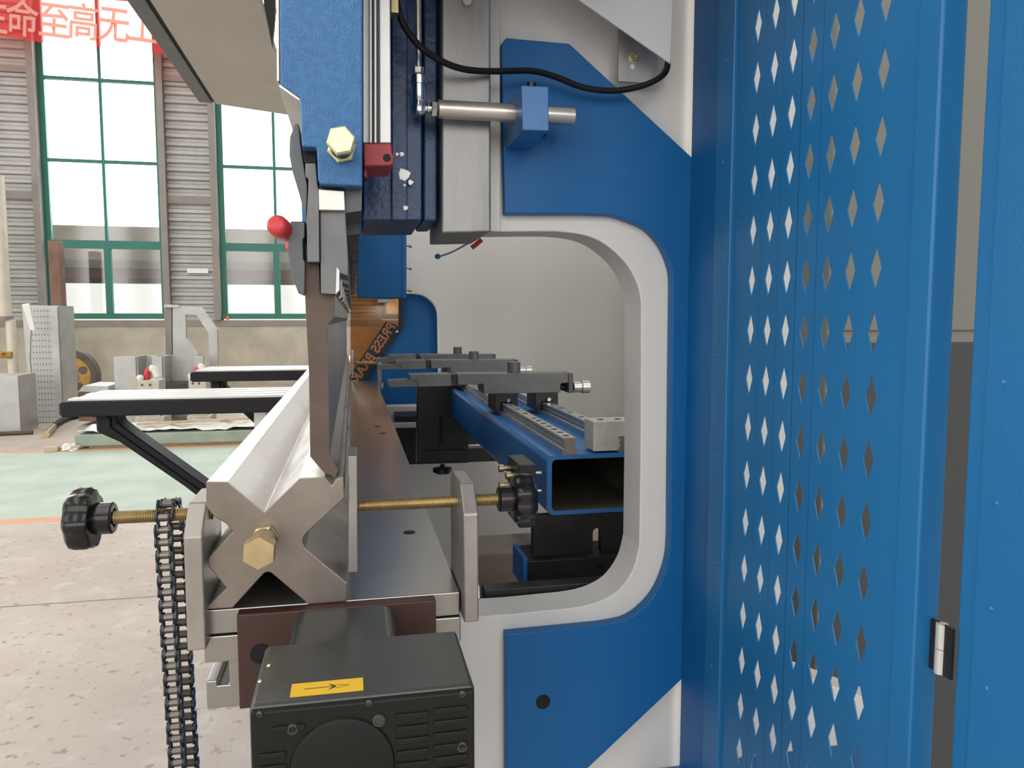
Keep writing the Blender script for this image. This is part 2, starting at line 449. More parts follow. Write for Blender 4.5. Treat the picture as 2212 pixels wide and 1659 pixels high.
wnum = 0
wk0 = None
zr = [SILL, at(240, 526, WY).z, at(240, 348, WY).z, at(240, 172, WY).z, at(240, -10, WY).z, WTOP]
z_split = at(410, 432, WY).z
for k in range(-2, 5):
    x0 = wx_a + k * WP; x1 = x0 + WW
    if x0 < hx0 or x1 + (WP - WW) > 4.5: continue
    wall_end = x0 + WP
    if wk0 is None: wk0 = k
    # pier right of this window
    box('pier_trim', x1, x1 + 0.10, WY - 0.10, WY + 0.25, SILL - 0.02, WTOP, M['trim_grey'], wall)
    box('pier_trim', x0 + WP - 0.10, x0 + WP, WY - 0.10, WY + 0.25, SILL - 0.02, WTOP, M['trim_grey'], wall)
    corrugated_panel(x1 + 0.10, x0 + WP - 0.10, SILL - 0.02, z_split - 0.06, WY + 0.02, wall)
    corrugated_panel(x1 + 0.10, x0 + WP - 0.10, z_split + 0.06, at(410, 178, WY).z, WY + 0.02, wall)
    corrugated_panel(x1 + 0.10, x0 + WP - 0.10, at(410, 178, WY).z + 0.1, WTOP, WY + 0.02, wall)
    box('pier_rail', x1 + 0.10, x0 + WP - 0.10, WY - 0.02, WY + 0.12, z_split - 0.06, z_split + 0.06, M['trim_grey'], wall)
    box('pier_rail', x1 + 0.10, x0 + WP - 0.10, WY - 0.02, WY + 0.12, at(410, 178, WY).z, at(410, 178, WY).z + 0.1, M['trim_grey'], wall)
    wnum += 1
    win = thing('window_%d' % wnum, '', '', (x0, WY, SILL)); del win['label']; del win['category']; struct(win)
    ya, yb = WY + 0.05, WY + 0.13
    g = M['green_frame']
    th, tk = 0.045, 0.085
    xm = (x0 + x1) / 2 + 0.02
    box('window_sill', x0, x1, ya - 0.05, yb + 0.1, SILL, SILL + 0.09, g, win)
    box('window_frame', x0, x0 + 0.09, ya, yb, SILL + 0.09, WTOP, g, win)
    box('window_frame', x1 - 0.06, x1, ya, yb, SILL + 0.09, WTOP, g, win)
    box('transom', x0 + 0.09, x1 - 0.06, ya, yb, zr[1] - 0.08, zr[1] + 0.05, g, win)
    box('mullion', xm - 0.05, xm + 0.05, ya, yb, SILL + 0.09, zr[1] - 0.08, g, win)
    box('mullion', xm - 0.022, xm + 0.022, ya, yb, zr[1] + 0.05, WTOP, g, win)
    for z in zr[2:5]:
        box('glazing_bar', x0 + 0.09, xm - 0.022, ya, yb, z - 0.022, z + 0.022, g, win)
        box('glazing_bar', xm + 0.022, x1 - 0.06, ya, yb, z - 0.022, z + 0.022, g, win)
    lv = [SILL + 0.09] + [zr[1]] + zr[2:]
    for i in range(len(lv) - 1):
        for (a, b_) in ((x0 + 0.09, xm), (xm, x1 - 0.06)):
            box('pane', a, b_, WY + 0.085, WY + 0.091, lv[i], lv[i + 1], M['glass'], win)
    P = bpy.data.lights.new('window_portal', 'AREA'); P.shape = 'RECTANGLE'; P.size = WW; P.size_y = WTOP - SILL
    P.cycles.is_portal = True
    po = bpy.data.objects.new('window_portal', P); COL.objects.link(po)
    po.location = ((x0 + x1) / 2, WY + 0.32, (WTOP + SILL) / 2); po.rotation_euler = (math.radians(-90), 0, 0)

# windowless cladding at both ends of the wall
box('cladding', wall_end, hx1, WY, WY + 0.2, SILL - 0.02, WTOP, M['hall_grey'], wall)
box('cladding', hx0, wx_a + WP * wk0, WY, WY + 0.2, SILL - 0.02, WTOP, M['hall_grey'], wall)
tp = tag(pbox('paper_strip', 404, 580, 450, 590, WY - 0.005, WY + 0.02, M['white']), 'pale paper strip stuck on the corrugated panel between the windows', 'paper strip')
bt = at(491, 687, WY - 0.06)
tag(lathe('orange_button', (bt.x, WY - 0.02, bt.z), (0, -1, 0), [(0, 0.03), (0.03, 0.03), (0.04, 0.02)], M['orange_paint'], None, 16), 'small orange button under the right window corner', 'button')
# ------------------------------------------------------------------ outside, seen through the lower panes
gz = box('ground_outside', -40, 40, WY + 0.6, 60, -0.35, -0.15, M['outside_ground']); struct(gz)
oy = 17.0
sh = thing('neighbour_shed', 'brown shed roof beyond the lower window panes', 'building', (0, oy, 0))
rz = at(250, 596, oy).z
box('roof', -14, 9, oy, oy + 6, rz + 0.32, rz + 1.0, M['outside_roof'], sh)
box('beam', -14, 9, oy, oy + 0.3, rz + 0.16, rz + 0.32, M['outside_beam'], sh)
box('crane_beam', -14, 9, oy + 1.0, oy + 1.3, rz + 0.02, rz + 0.20, M['outside_red'], sh)
for i in range(9):
    xx = -13 + i * 2.6
    box('column', xx, xx + 0.35, oy + 1.4, oy + 1.7, -0.15, rz + 0.32, M['outside_roof'], sh)
box('back_wall', -14, 9, oy + 4.5, oy + 4.7, -0.15, rz + 0.32, M['outside_roof'], sh)
wo = tag(box('white_boundary_wall', -13.5, 8.5, oy - 1.2, oy - 1.0, -0.15, at(250, 618, oy).z, M['outside_wall']), 'sunlit white wall outside below the shed roof', 'wall')

# ------------------------------------------------------------------ banner with lettering hung in front of the windows
BY = 12.9
ban = thing('slogan_banner', 'long red cloth banner with Chinese characters hung before the windows', 'banner', at(170, 50, BY))
prof = [(-420, -78, 42), (-260, -62, 55), (-60, -45, 72), (0, -40, 79), (60, -30, 86), (120, -24, 94), (200, -12, 101), (290, -4, 109), (360, 6, 117), (420, 14, 124), (560, 30, 140)]
vs = []
for i, (px, t, b_) in enumerate(prof):
    wv = 0.04 * math.sin(i * 1.7)
    a = at(px, t, BY); c = at(px, b_, BY)
    vs += [(a.x, BY + wv, a.z), (c.x, BY + wv * 1.3, c.z)]
fs = [[2 * i, 2 * i + 1, 2 * i + 3, 2 * i + 2] for i in range(len(prof) - 1)]
me = mesh('cloth', vs, fs); me.update()
link('cloth', me, M['banner'], ban)
chars = '生命至高无上'
for ch, (px, py) in zip(chars, ((-18, 38), (48, 45), (117, 50), (180, 53), (246, 58), (310, 62))):
    c = at(px, py, BY - 0.10)
    Mx = Matrix.Translation(c) @ Matrix.Rotation(math.radians(4), 4, 'Y') @ Matrix.Rotation(math.radians(90), 4, 'X')
    text_mesh('character', ch, 0.56, M['banner_ink'], Mx, ban, 0.0, 0.80, 0.006)

# ================================================================== PRESS BRAKE : side frames
def arc_px(pl, n=4):
    """smooth open polyline (Catmull-Rom) in pixels"""
    out = []
    for i in range(len(pl) - 1):
        a = Vector(pl[max(i - 1, 0)]); b = Vector(pl[i]); c = Vector(pl[i + 1]); d = Vector(pl[min(i + 2, len(pl) - 1)])
        for s in range(n):
            t = s / n
            out.append(tuple(0.5 * ((2 * b) + (c - a) * t + (2 * a - 5 * b + 4 * c - d) * t * t + (3 * b - a - 3 * c + d) * t ** 3)))
    out.append(tuple(pl[-1]))
    return out
YF = 0.740                                  # outer face of the near side frame
throat = [(1040, 501), (1150, 500)] + arc_px([(1200, 500), (1257, 507), (1304, 526), (1351, 568), (1377, 615), (1385, 655)]) + \
         [(1385, 780), (1384, 980), (1382, 1120)] + arc_px([(1381, 1180), (1367, 1231), (1334, 1277), (1285, 1303), (1231, 1314)]) + [(1112, 1326), (985, 1335)]
tx = xz(throat, YF)
zf_top = 2.35
XR = at(1719, 700, YF).x
near_pl = [(tx[0][0], zf_top)] + tx + [(tx[-1][0], 0.0), (0.62, 0.0), (0.62, at(1700, 1478, YF).z - 0.05), (XR, at(1735, 1440, YF).z), (XR, zf_top)]
nf = thing('side_frame', 'white C-shaped side plate of the press with large rounded throat, nearest the camera', 'machine frame', (0.3, YF, 0))
prism('frame_plate', near_pl, YF, YF + 0.050, M['white'], nf, 0.0012)
# reinforcing plate, blue
inner = [(1085, 466), (1250, 466)] + arc_px([(1310, 468), (1348, 480), (1388, 499), (1420, 536), (1439, 583), (1442, 620)]) + \
        [(1440, 793), (1438, 1000)] + arc_px([(1437, 1150), (1432, 1204), (1410, 1264), (1378, 1304), (1340, 1329), (1285, 1340)]) + [(1087, 1359), (1089, 1900)]
outer = [(1060, 1950), (1247, 1659), (1380, 1533), (1540, 1382), (1540, 395), (1515, 375), (1380, 250), (1228, 104), (1090, 92), (1078, 102)]
outer = [(1089, 1820), (1247, 1659), (1540, 1382), (1540, 398), (1222, 104), (1088, 92), (1078, 104)]
rp = prism('reinforcing_plate', xz(inner + outer[1:], YF), YF - 0.013, YF, M['blue'], nf, 0.0012)
hc = at(1173, 1516, YF - 0.013)
lathe('bolt_hole', hc + Vector((0, -0.0004, 0)), (0, 1, 0), [(0, 0.0075), (0.0005, 0.0075)], M['rubber'], rp, 28)
# bare machined guide block on the frame's front edge
pprism('guide_block', [(957, -420), (1058, -420), (1060, 501), (955, 503)], 0.700, 0.815, M['steel_dirty'], nf, 0.0015)
box('guide_edge', at(1058, 300, 0.735).x, at(1080, 300, 0.735).x, 0.733, 0.74, at(1060, 500, .735).z, 2.2, M['white'], nf, 0.001)
hexa('nut', at(1008, 5, 0.700), (0, -1, 0), 0.0048, 0.004, M['steel'], nf)
# base shelf in blue behind the guard
box('base_shelf', at(1380, 1640, YF).x, 0.60, 0.60, YF - 0.002, at(1495, 1668, YF).z - 0.03, at(1495, 1648, YF).z, M['blue'], nf, 0.001)

# far side frame
YB = 2.63
def far_throat():
    # same profile as the near frame, shifted along the machine
    return [(x, z) for x, z in tx]
ft = far_throat()
far_pl = [(ft[0][0], zf_top)] + ft + [(ft[-1][0], 0.0), (1.35, 0.0), (1.35, zf_top)]
ff = thing('side_frame', 'white side plate closing the far end of the press, seen through the throat', 'machine frame', (0.6, YB, 0))
prism('frame_plate', far_pl, YB, YB + 0.05, M['white'], ff, 0.002)
fp = pprism('side_door', [(868, 600), (990, 600), (990, 930), (778, 930), (778, 818), (868, 706)], YB + 0.09, YB + 0.10, M['blue'], ff, 0.001)
pbox('throat_ledge', 833, 878, 905, 896, YB - 0.05, YB + 0.02, M['white'], ff, 0.001)

# ------------------------------------------------------------------ amber side guard at the far end
YG = YB + 0.085
ag = thing('amber_safety_guard', 'amber see-through guard panel with mirrored lettering at the far end', 'safety guard', at(810, 740, YG))
pprism('acrylic_pane', [(757, 560), (864, 560), (864, 706), (778, 822), (757, 822)], YG, YG + 0.003, M['amber'], ag)
pprism('edge_strip', [(861, 600), (869, 600), (869, 708), (861, 704)], YG - 0.006, YG + 0.004, M['black'], ag)
pprism('edge_strip', [(869, 708), (789, 823), (771, 823), (855, 704), (861, 704)], YG - 0.006, YG + 0.004, M['black'], ag)
pprism('lettering_band', [(856, 702), (779, 822), (752, 822), (752, 816), (834, 694)], YG - 0.0045, YG - 0.003, M['black'], ag)
# lettering reads from the outside, so it is mirrored from in here
a_, b_ = at(840, 716, YG), at(762, 832, YG)
ux = (b_ - a_).normalized()
c0 = at(803, 768, YG - 0.0065)
Mx = Matrix.Translation(c0) @ Matrix(((ux.x, ux.z, 0, 0), (0, 0, 1, 0), (ux.z, -ux.x, 0, 0), (0, 0, 0, 1)))
M['letter'] = mat('amber_letter', (0.36, 0.15, 0.075), 0.5)
text_mesh('lettering', 'PRESS BRAKE', 0.046, M['letter'], Mx, ag, 0.0, 0.98, 0.0012)
lathe('screw_head', at(858, 717, YG - 0.006), (0, -1, 0), [(0, 0.005), (0.002, 0.005), (0.003, 0.003)], M['chrome'], ag, 14)

# ------------------------------------------------------------------ ram
YR = 0.56
YE = 2.50
ram = thing('press_ram', 'heavy blue hammered-paint ram with stepped lower edge above the punches', 'press ram', (0, YR, 1.3))
pprism('ram_body', [(601, -600), (783, -600), (783, 402), (692, 397), (687, 388), (684, 318), (652, 316), (648, 212), (605, 181)], YR, YE, M['blue_ram'], ram, 0.0012)
pprism('machined_step', [(604, 182), (641, 208.5), (648, 213), (648, 217), (640, 213), (603, 187)], YR + 0.002, YE, M['steel_bright'], ram)
pprism('front_strip', [(589, -600), (601, -600), (604, 176), (598, 176)], YR + 0.002, YE, M['steel_bright'], ram, 0.0006)
# rear ram body (dark blue) with steps
YK = 0.706
rb = pprism('rear_plate', [(784, -600), (912, -600), (912, 476), (784, 477)], YK, YK + 0.125, M['blue_dark'], ram, 0.0015)
pprism('rear_rib', [(846, -600), (880, -600), (880, 476), (846, 476)], YK - 0.006, YK, M['blue_dark'], ram, 0.001)
pprism('guide_strip', [(914, -600), (945, -600), (945, 478), (914, 478)], YK + 0.012, YK + 0.10, M['blue_dark'], ram, 0.002)
for (px, py, r) in ((873, 377, .0058), (887, 394, .0026), (868, 333, .0022), (858, 333, .0016), (876, 449, .0024), (874, 400, .0012)):
    lathe('paint_chip', at(px, py, YK - 0.0062), (0, -1, 0), [(0, r), (0.0003, r * 0.9)], M['alu'], ram, 7, 20, random.random(), lambda a: 1 + 0.18 * math.sin(3 * a + 1))
# yellow-zinc bolt on the ram end
rbolt = thing('ram_bolt', 'large yellow-zinc hex bolt screwed into the blue ram end', 'bolt', at(735, 325, YR))
p = at(738, 323, YR - 0.001)
hexa('nut', p, (0, -1, 0), 0.0100, 0.006, M['brass_light'], rbolt, 0.25)
rod('shank', p + Vector((0, -0.004, 0)), p + Vector((0, -0.024, 0)), 0.0078, M['black_steel'], rbolt)
hexa('bolt_head', p + Vector((0, -0.022, 0)), (0, -1, 0), 0.0098, 0.008, M['brass_light'], rbolt, 0.22)
# far-end ram block
yb2 = 2.36
rbk = thing('ram_guide_block', 'blue guide block with three brass grease nipples at the far end', 'guide block', at(820, 580, yb2))
pprism('block_body', [(776, 440), (878, 440), (878, 644), (770, 643)], yb2, yb2 + 0.12, M['blue'], rbk, 0.002)
pprism('wear_plate', [(868, 440), (878, 440), (878, 644), (869, 644)], yb2 - 0.004, yb2, M['blue'], rbk, 0.0005)
for py in (531, 579, 627):
    q = at(878, py, yb2 + 0.03)
    rod('grease_nipple', q, q + Vector((0.008, 0, 0)), 0.0032, M['brass'], rbk, 10)
    rod('grease_nipple', q + Vector((0.008, 0, 0)), q + Vector((0.016, 0, 0)), 0.006, M['brass'], rbk, 10)
pbox('spacer', 817, 646, 846, 653, yb2 + 0.02, yb2 + 0.06, M['alu'], rbk)

# ------------------------------------------------------------------ linear scale beside the ram
ls = thing('linear_scale', 'vertical grooved aluminium linear scale beside the blue ram', 'linear scale', at(815, 150, 0.60))
Ys = 0.600
pprism('scale_body', [(783, -500), (798, -500), (799, 309), (784, 309)], Ys + 0.012, Ys + 0.045, M['alu'], ls, 0.0006)
pprism('scale_ridge', [(797, -500), (803, -500), (804, 309), (798, 309)], Ys + 0.004, Ys + 0.04, M['alu'], ls, 0.0006)
pprism('scale_groove', [(803, -500), (807, -500), (808, 309), (804, 309)], Ys + 0.014, Ys + 0.04, M['grey'], ls)
pprism('scale_ridge', [(807, -500), (813, -500), (814, 309), (808, 309)], Ys + 0.004, Ys + 0.04, M['alu'], ls, 0.0006)
pprism('scale_groove', [(813, -500), (818, -500), (820, 309), (814, 309)], Ys + 0.010, Ys + 0.04, M['grey_lt'], ls)
pprism('scale_face', [(818, -500), (840, -500), (845, 309), (820, 309)], Ys, Ys + 0.045, M['alu'], ls, 0.0008)
ec = pprism('end_cap', [(785, 309), (846, 309), (847, 330), (851, 340), (849, 352), (843, 358), (786, 359)], Ys - 0.002, Ys + 0.045, M['red_cap'], ls, 0.0012)
lathe('end_cap_screw', at(836, 341, Ys - 0.0021), (0, -1, 0), [(0, 0.0030), (0.0004, 0.0030)], M['rubber'], ls, 18)
pprism('cap_tab', [(786, 359), (794, 359), (792, 384), (787, 380)], Ys + 0.01, Ys + 0.03, M['red_cap'], ls)

# ------------------------------------------------------------------ tool clamps under the ram
YT = 0.572
clamps = []
tc0 = thing('tool_clamp', 'dark grey punch clamp with red lever cap, nearest in the row', 'tool clamp', at(680, 480, YT), 'punch clamps under the ram')
pprism('clamp_plate', [(645, 267), (650, 316), (655, 350), (660, 380), (664, 402), (662, 480), (656, 455), (645, 415), (632, 372), (625, 335), (626, 296), (637, 268)], YT + 0.004, YT + 0.075, M['grey'], tc0, 0.0006)
pprism('rubber_pad', [(652, 316), (684, 315), (684, 352), (656, 352)], YT + 0.004, YT + 0.08, M['rubber'], tc0, 0.0005)
pprism('clamp_body', [(659, 352), (682, 352), (686, 398), (689, 412), (690, 566), (664, 566), (662, 480), (666, 405), (666, 385), (660, 383)], YT, YT + 0.085, M['grey_lt'], tc0, 0.0006)
pprism('upper_jaw', [(688, 400), (782, 403), (781, 455), (746, 460), (746, 410), (689, 408)], YT + 0.006, YT + 0.085, M['grey'], tc0)
pprism('wedge_block', [(688, 408), (744, 412), (746, 455), (689, 454)], YT - 0.002, YT + 0.03, M['steel_bright'], tc0, 0.0006)
pprism('lower_jaw', [(691, 456), (746, 456), (752, 560), (752, 596), (733, 590), (733, 630), (725, 636), (693, 634)], YT + 0.004, YT + 0.085, M['grey_lt'], tc0, 0.0006)
pprism('jaw_gib', [(727, 577), (733, 584), (733, 626), (725, 636)], YT + 0.002, YT + 0.084, M['alu'], tc0)
lv = pprism('lever_housing', [(627, 480), (658, 480), (658, 512), (654, 518), (655, 560), (659, 566), (658, 636), (645, 634), (628, 590), (623, 548), (622, 500)], YT + 0.004, YT + 0.06, M['grey'], tc0, 0.0006)
pprism('lever_stop', [(628, 478), (660, 478), (660, 497), (628, 497)], YT + 0.015, YT + 0.05, M['black_steel'], tc0, 0.0005)
h0 = at(626, 508, YT + 0.028); h1 = at(596, 485, YT - 0.012)
lathe('lever_cap', h0, h1 - h0, [(0, 0.0050), (0.006, 0.0062), (0.020, 0.0074), (0.036, 0.0076), (0.0395, 0.0064), (0.0405, 0.0040)], M['red'], tc0, 20, 60)
names = ['second', 'third', 'fourth', 'fifth', 'sixth', 'seventh', 'eighth', 'ninth', 'tenth', 'eleventh', 'twelfth', 'thirteenth', 'fourteenth', 'fifteenth']
for i in range(12):
    dup(tc0, (0, 0.155 * (i + 1), 0), 'dark grey punch clamp under the ram, %s in the row from the camera' % names[i])

# ------------------------------------------------------------------ punch segments
YP = 0.588
punch_px = [(656, 566), (689, 566), (692, 634), (723, 637), (723, 684), (708, 702), (710, 800), (712, 986), (731, 1014), (729, 1022), (723, 1033), (716, 1028), (700, 1022), (670, 986), (667, 800), (661, 690)]
segs = [0.415, 0.415, 0.415, 0.30, 0.2]
y = YP
plabels = ['brown-ended steel bending punch, long nearest segment above the die', 'steel bending punch segment directly behind the nearest one',
           'steel bending punch segment, third from the camera', 'steel bending punch segment, fourth from the camera', 'short steel bending punch segment at the far end']
for i, L in enumerate(segs):
    o = prism('bending_punch', xz(punch_px, YP), y, y + L - 0.0006, M['punch'], None, 0.0004, 'Y', M['punch_end'])
    tag(o, plabels[i], 'punch', 'punches under the ram')
    y += L

# ------------------------------------------------------------------ multi-V die
YD = 0.580
die_px = [(445, 1041), (492, 1041), (571, 1106), (647, 1033), (702, 1031), (717, 1049), (729, 1033), (742, 1030), (744, 1076), (662, 1152), (655, 1162), (654, 1174), (660, 1185), (750, 1260),
          (749, 1304), (666, 1309), (588, 1239), (582, 1236), (575, 1236), (569, 1240), (503, 1313), (445, 1317), (446, 1311), (489, 1271), (477, 1256), (450, 1224), (449, 1212), (452, 1203), (503, 1148), (489, 1132), (462, 1116), (445, 1094)]
die = thing('multi_v_die', 'square steel multi-V bending die lying on the bed', 'die', at(598, 1310, YD))
zt = at(444, 1319, 0.583).z
prism('die_body', [(a, max(b, zt)) for a, b in xz(die_px, YD)], YD, 2.56, M['steel'], die, 0.0007, 'Y', M['steel_end'])
p = at(573, 1160, YD - 0.0005)
dbolt = thing('die_bolt', 'brass-coloured hex bolt screwed into the end of the die', 'bolt', p)
dirb = (at(548, 1190, 0.535) - p).normalized(); dirb = Vector((0, -1, 0))
hexa('nut', p, dirb, 0.0100, 0.008, M['brass'], dbolt, 0.1)
rod('shank', p + dirb * 0.006, p + dirb * 0.030, 0.0085, M['brass'], dbolt)
hexa('bolt_head', p + dirb * 0.028, dirb, 0.0118, 0.013, M['brass'], dbolt, 0.45, 0.03)

# ------------------------------------------------------------------ bed
YBD = 0.583
bed = thing('press_bed', 'long planed steel bed under the die with brown end plate', 'machine bed', (0, YBD, 0.88))
xl, xr = at(444, 1320, YBD).x, at(993, 1278, YBD).x
zt = at(444, 1319, YBD).z
zt2 = zt - 0.0185; zt3 = zt - 0.0200
top = box('bed_top', xl, xr, YBD, 2.76, zt2, zt, M['steel_bed'], bed, 0.0008)
px_lo = [(441, 1381), (520, 1374), (1000, 1331), (1000, 1388), (520, 1428), (494, 1421), (468, 1423), (468, 1432), (441, 1432)]
zl = at(441, 1381, YBD).z; xL2 = at(441, 1381, YBD).x
def bx(px): return at(px, 1430, YBD).x
zb1 = at(441, 1432, YBD).z
box('lower_plate', xL2, xr + 0.0005, YBD - 0.001, 2.76, zb1, zt3, M['steel_bed'], bed, 0.0008)
z_a, z_b, z_c = at(470, 1421, YBD).z, at(470, 1470, YBD).z, at(470, 1530, YBD).z
prism('t_slot_rail', [(bx(494), zb1 + 0.001), (bx(494), z_b - 0.004), (bx(468), z_b - 0.004), (bx(468), z_b), (bx(444), z_b), (bx(444), z_c), (bx(560), z_c), (bx(560), zb1 + 0.001)], YBD, 2.76, M['steel_bed'], bed, 0.0008)
for (px, py) in ((884, 1150), (827, 936), (816, 921)):
    d = ray(px, py); hp = Vector((0, 0, CAM_Z)) + d * ((zt - CAM_Z) / d.z)
    lathe('bolt_hole', hp + Vector((0, 0, 0.0002)), (0, 0, 1), [(0, 0.006), (0.0003, 0.006)], M['rubber'], bed, 20)
box('bed_web', -0.045, 0.045, 0.66, 2.60, 0.0, zb1, M['blue'], bed, 0.002)
box('bed_front_plate', -0.100, -0.045, 1.20, 2.60, 0.30, z_c, M['blue'], bed, 0.002)
ep = box('end_plate', at(513, 1400, 0.570).x, at(942, 1320, 0.570).x, 0.570, 0.5825, at(513, 1533, 0.570).z, at(513, 1329, 0.570).z, M['primer'], bed, 0.001)
lathe('bolt_hole', at(563, 1412, 0.5698), (0, -1, 0), [(0, 0.0075), (0.0004, 0.0075)], M['rubber'], ep, 24)

# ------------------------------------------------------------------ crowning gear motor
gm = thing('gear_motor', 'black boxy crowning gear motor with yellow arrow sticker on top', 'motor', (0, 0.45, 0.6))
gy0, gy1 = 0.403, 0.480
gx0, gx1 = at(573, 1396, gy1).x, at(986, 1366, gy1).x
gz = at(575, 1394, gy1).z
def rbox_top(name, x0, x1, z0, z1, r, y0, y1, m, parent, bv):
    pl = [(x0, z0)]
    for k in range(6):
        a = math.pi - k / 5 * math.pi / 2
        pl.append((x0 + r + r * math.cos(a), z1 - r + r * math.sin(a)))
    for k in range(6):
        a = math.pi / 2 - k / 5 * math.pi / 2
        pl.append((x1 - r + r * math.cos(a), z1 - r + r * math.sin(a)))
    pl.append((x1, z0))
    return prism(name, pl, y0, y1, m, parent, bv)
mh = rbox_top('motor_housing', gx0, gx1, 0.42, gz, 0.0035, gy0, gy1, M['motor'], gm, 0.0025)
# stepped gearbox neck behind the housing
nx0, nx1 = at(634, 1335, 0.568).x, at(852, 1330, 0.568).x
rbox_top('gearbox_neck', nx0, nx1, 0.70, at(740, 1316, 0.568).z, 0.008, 0.478, 0.5695, M['motor'], gm, 0.001)
# front cover with raised ribs
fc = box('front_cover', gx0 + 0.001, gx1 - 0.001, gy0 - 0.004, gy0 + 0.001, 0.42, gz - 0.0015, M['motor_face'], gm, 0.0012)
yy = gy0 - 0.0055
zz = gz - 0.010; i = 0; kq = 0.84
def rib(x0, x1, z):
    return box('cooling_rib', x0, x1, yy, gy0 - 0.0035, z - 0.0015, z + 0.0015, M['motor_face'], gm, 0.0005)
for i in range(14):
    z = gz - 0.0105 - i * 0.0069
    if z < 0.43: break
    rib(gx1 - 0.0235, gx1 - 0.005, z)
    rib(gx1 - 0.0437, gx1 - 0.026, z - 0.001)
    if i == 0:
        rib(gx0 + 0.012, gx0 + 0.0286, z - 0.001)
    elif i > 1:
        rib(gx0 + 0.005, gx0 + 0.0185, z - 0.001)
dc = at(740, 1655, gy0 - 0.004)
lathe('fan_hub_cover', dc, (0, -1, 0), [(0, 0.0275), (0.0017, 0.0268), (0.0023, 0.025)], M['motor_face'], gm, 40)
for (px, py, r) in ((632, 1574, .0019), (818, 1555, .0022), (797, 1518, .0011), (999, 1498, .0011), (998, 1612, .0019), (561, 1542, .0010)):
    lathe('cover_screw', at(px, py, gy0 - 0.0042), (0, -1, 0), [(0, r * 1.6), (0.0012, r * 1.5), (0.0014, r), (0.0006, r * 0.9)], M['motor'], gm, 16)
for (px, py) in ((562, 1472), (581, 1438)):
    d = ray(px, py); hp = Vector((0, 0, CAM_Z)) + d * ((gz - CAM_Z) / d.z)
    lathe('top_screw', hp, (0, 0, 1), [(0, 0.0014), (0.0006, 0.001)], M['chrome'], gm, 10)
def on_z(px, py, z):
    d = ray(px, py); return Vector((0, 0, CAM_Z)) + d * ((z - CAM_Z) / d.z)
sa, sb, sc_ = on_z(626, 1507, gz), on_z(785, 1491, gz), on_z(629, 1479, gz)
sx0, sx1, sy0, sy1 = sa.x, sb.x, (sa.y + sb.y) / 2, sc_.y
stk = box('arrow_sticker', sx0, sx1, sy0, sy1, gz, gz + 0.0003, M['yellow'], gm)
cy = (sy0 + sy1) / 2; t_ = 0.00035; zt_ = gz + 0.00036
ax0, ax1 = sx0 + (sx1 - sx0) * 0.18, sx0 + (sx1 - sx0) * 0.80
def flat(name, poly, m, parent):
    me = mesh(name, [(a, b, zt_) for a, b in poly], [list(range(len(poly)))]); return link(name, me, m, parent)
flat('arrow_print', [(ax0, cy - t_), (ax1 - 0.00924, cy - t_), (ax1 - 0.00924, cy + t_), (ax0, cy + t_)], M['ink'], gm)
flat('arrow_print', [(ax1 - 0.01134, cy - 0.00378), (ax1 - 0.00714, cy - 0.00101), (ax1 - 0.00714, cy + 0.00101), (ax1 - 0.01134, cy + 0.00378), (ax1 - 0.00882, cy)], M['ink'], gm)
flat('arrow_print', [(ax1 - 0.00714, cy + 0.00210), (ax1, cy + 0.00017), (ax1, cy - 0.00017), (ax1 - 0.00714, cy + 0.00160)], M['ink'], gm)
flat('arrow_print', [(ax1 - 0.00714, cy - 0.00160), (ax1, cy + 0.00017), (ax1, cy - 0.00017), (ax1 - 0.00714, cy - 0.00210)], M['ink'], gm)

# ------------------------------------------------------------------ die side clamps with hand knobs
ZROD = at(870, 1088, 0.605).z
YROD = 0.605
def star(a):
    return 1.0 + 0.055 * math.cos(7 * a)
def hand_knob(name, x, s, parent, R=0.0200, hub=0.0105):
    """star knob on a rod along X; s = outward direction"""
    p = Vector((x, YROD, ZROD))
    k = lathe(name, p + Vector((s * 0.010, 0, 0)), (s, 0, 0), [(0, R * 0.80), (0.001, R * 0.93), (0.004, R), (0.012, R), (0.0155, R * 0.95), (0.018, R * 0.80), (0.0185, R * 0.5)], M['knob'], parent, 56, 30, 0, star)
    lathe('knob_hub', p + Vector((-s * 0.002, 0, 0)), (s, 0, 0), [(0, hub * 0.9), (0.0012, hub), (0.0125, hub)], M['knob'], parent, 32)
    return k
def side_plate(name, x0, x1, zb, ztop, parent):
    pl = [(0.568, zb + 0.002), (0.568, ztop - 0.020), (0.588, ztop), (0.638, ztop), (0.648, ztop - 0.008), (0.648, zb)]
    return prism(name, pl, x0, x1, M['clamp_steel'], parent, 0.0012, 'X')
# right
rc = thing('die_side_clamp', 'steel clamp bracket with brass screw and black knob right of the die', 'clamp', (0.088, 0.6, 0.88))
rx0, rx1 = at(1002, 1250, 0.568).x, at(1034, 1250, 0.568).x
side_plate('clamp_bracket', rx0, rx1, at(1015, 1350, 0.568).z, at(990, 1037, 0.60).z, rc)
xt0 = at(772, 1090, YROD).x
screw_rod('threaded_rod', (xt0, YROD, ZROD), (at(1085, 1085, YROD).x, YROD, ZROD), 0.0050, M['brass'], rc)
hand_knob('hand_knob', at(1081, 1080, YROD).x, 1, rc)
pprism('pressure_pad', [(752, 985), (772, 985), (773, 1237), (753, 1237)], 0.586, 0.630, M['clamp_steel'], rc, 0.0008)
q = Vector((rx1, 0.603, at(1040, 1278, 0.6).z))
hexa('fixing_bolt', q, (1, 0, 0), 0.0098, 0.0055, M['steel'], rc)
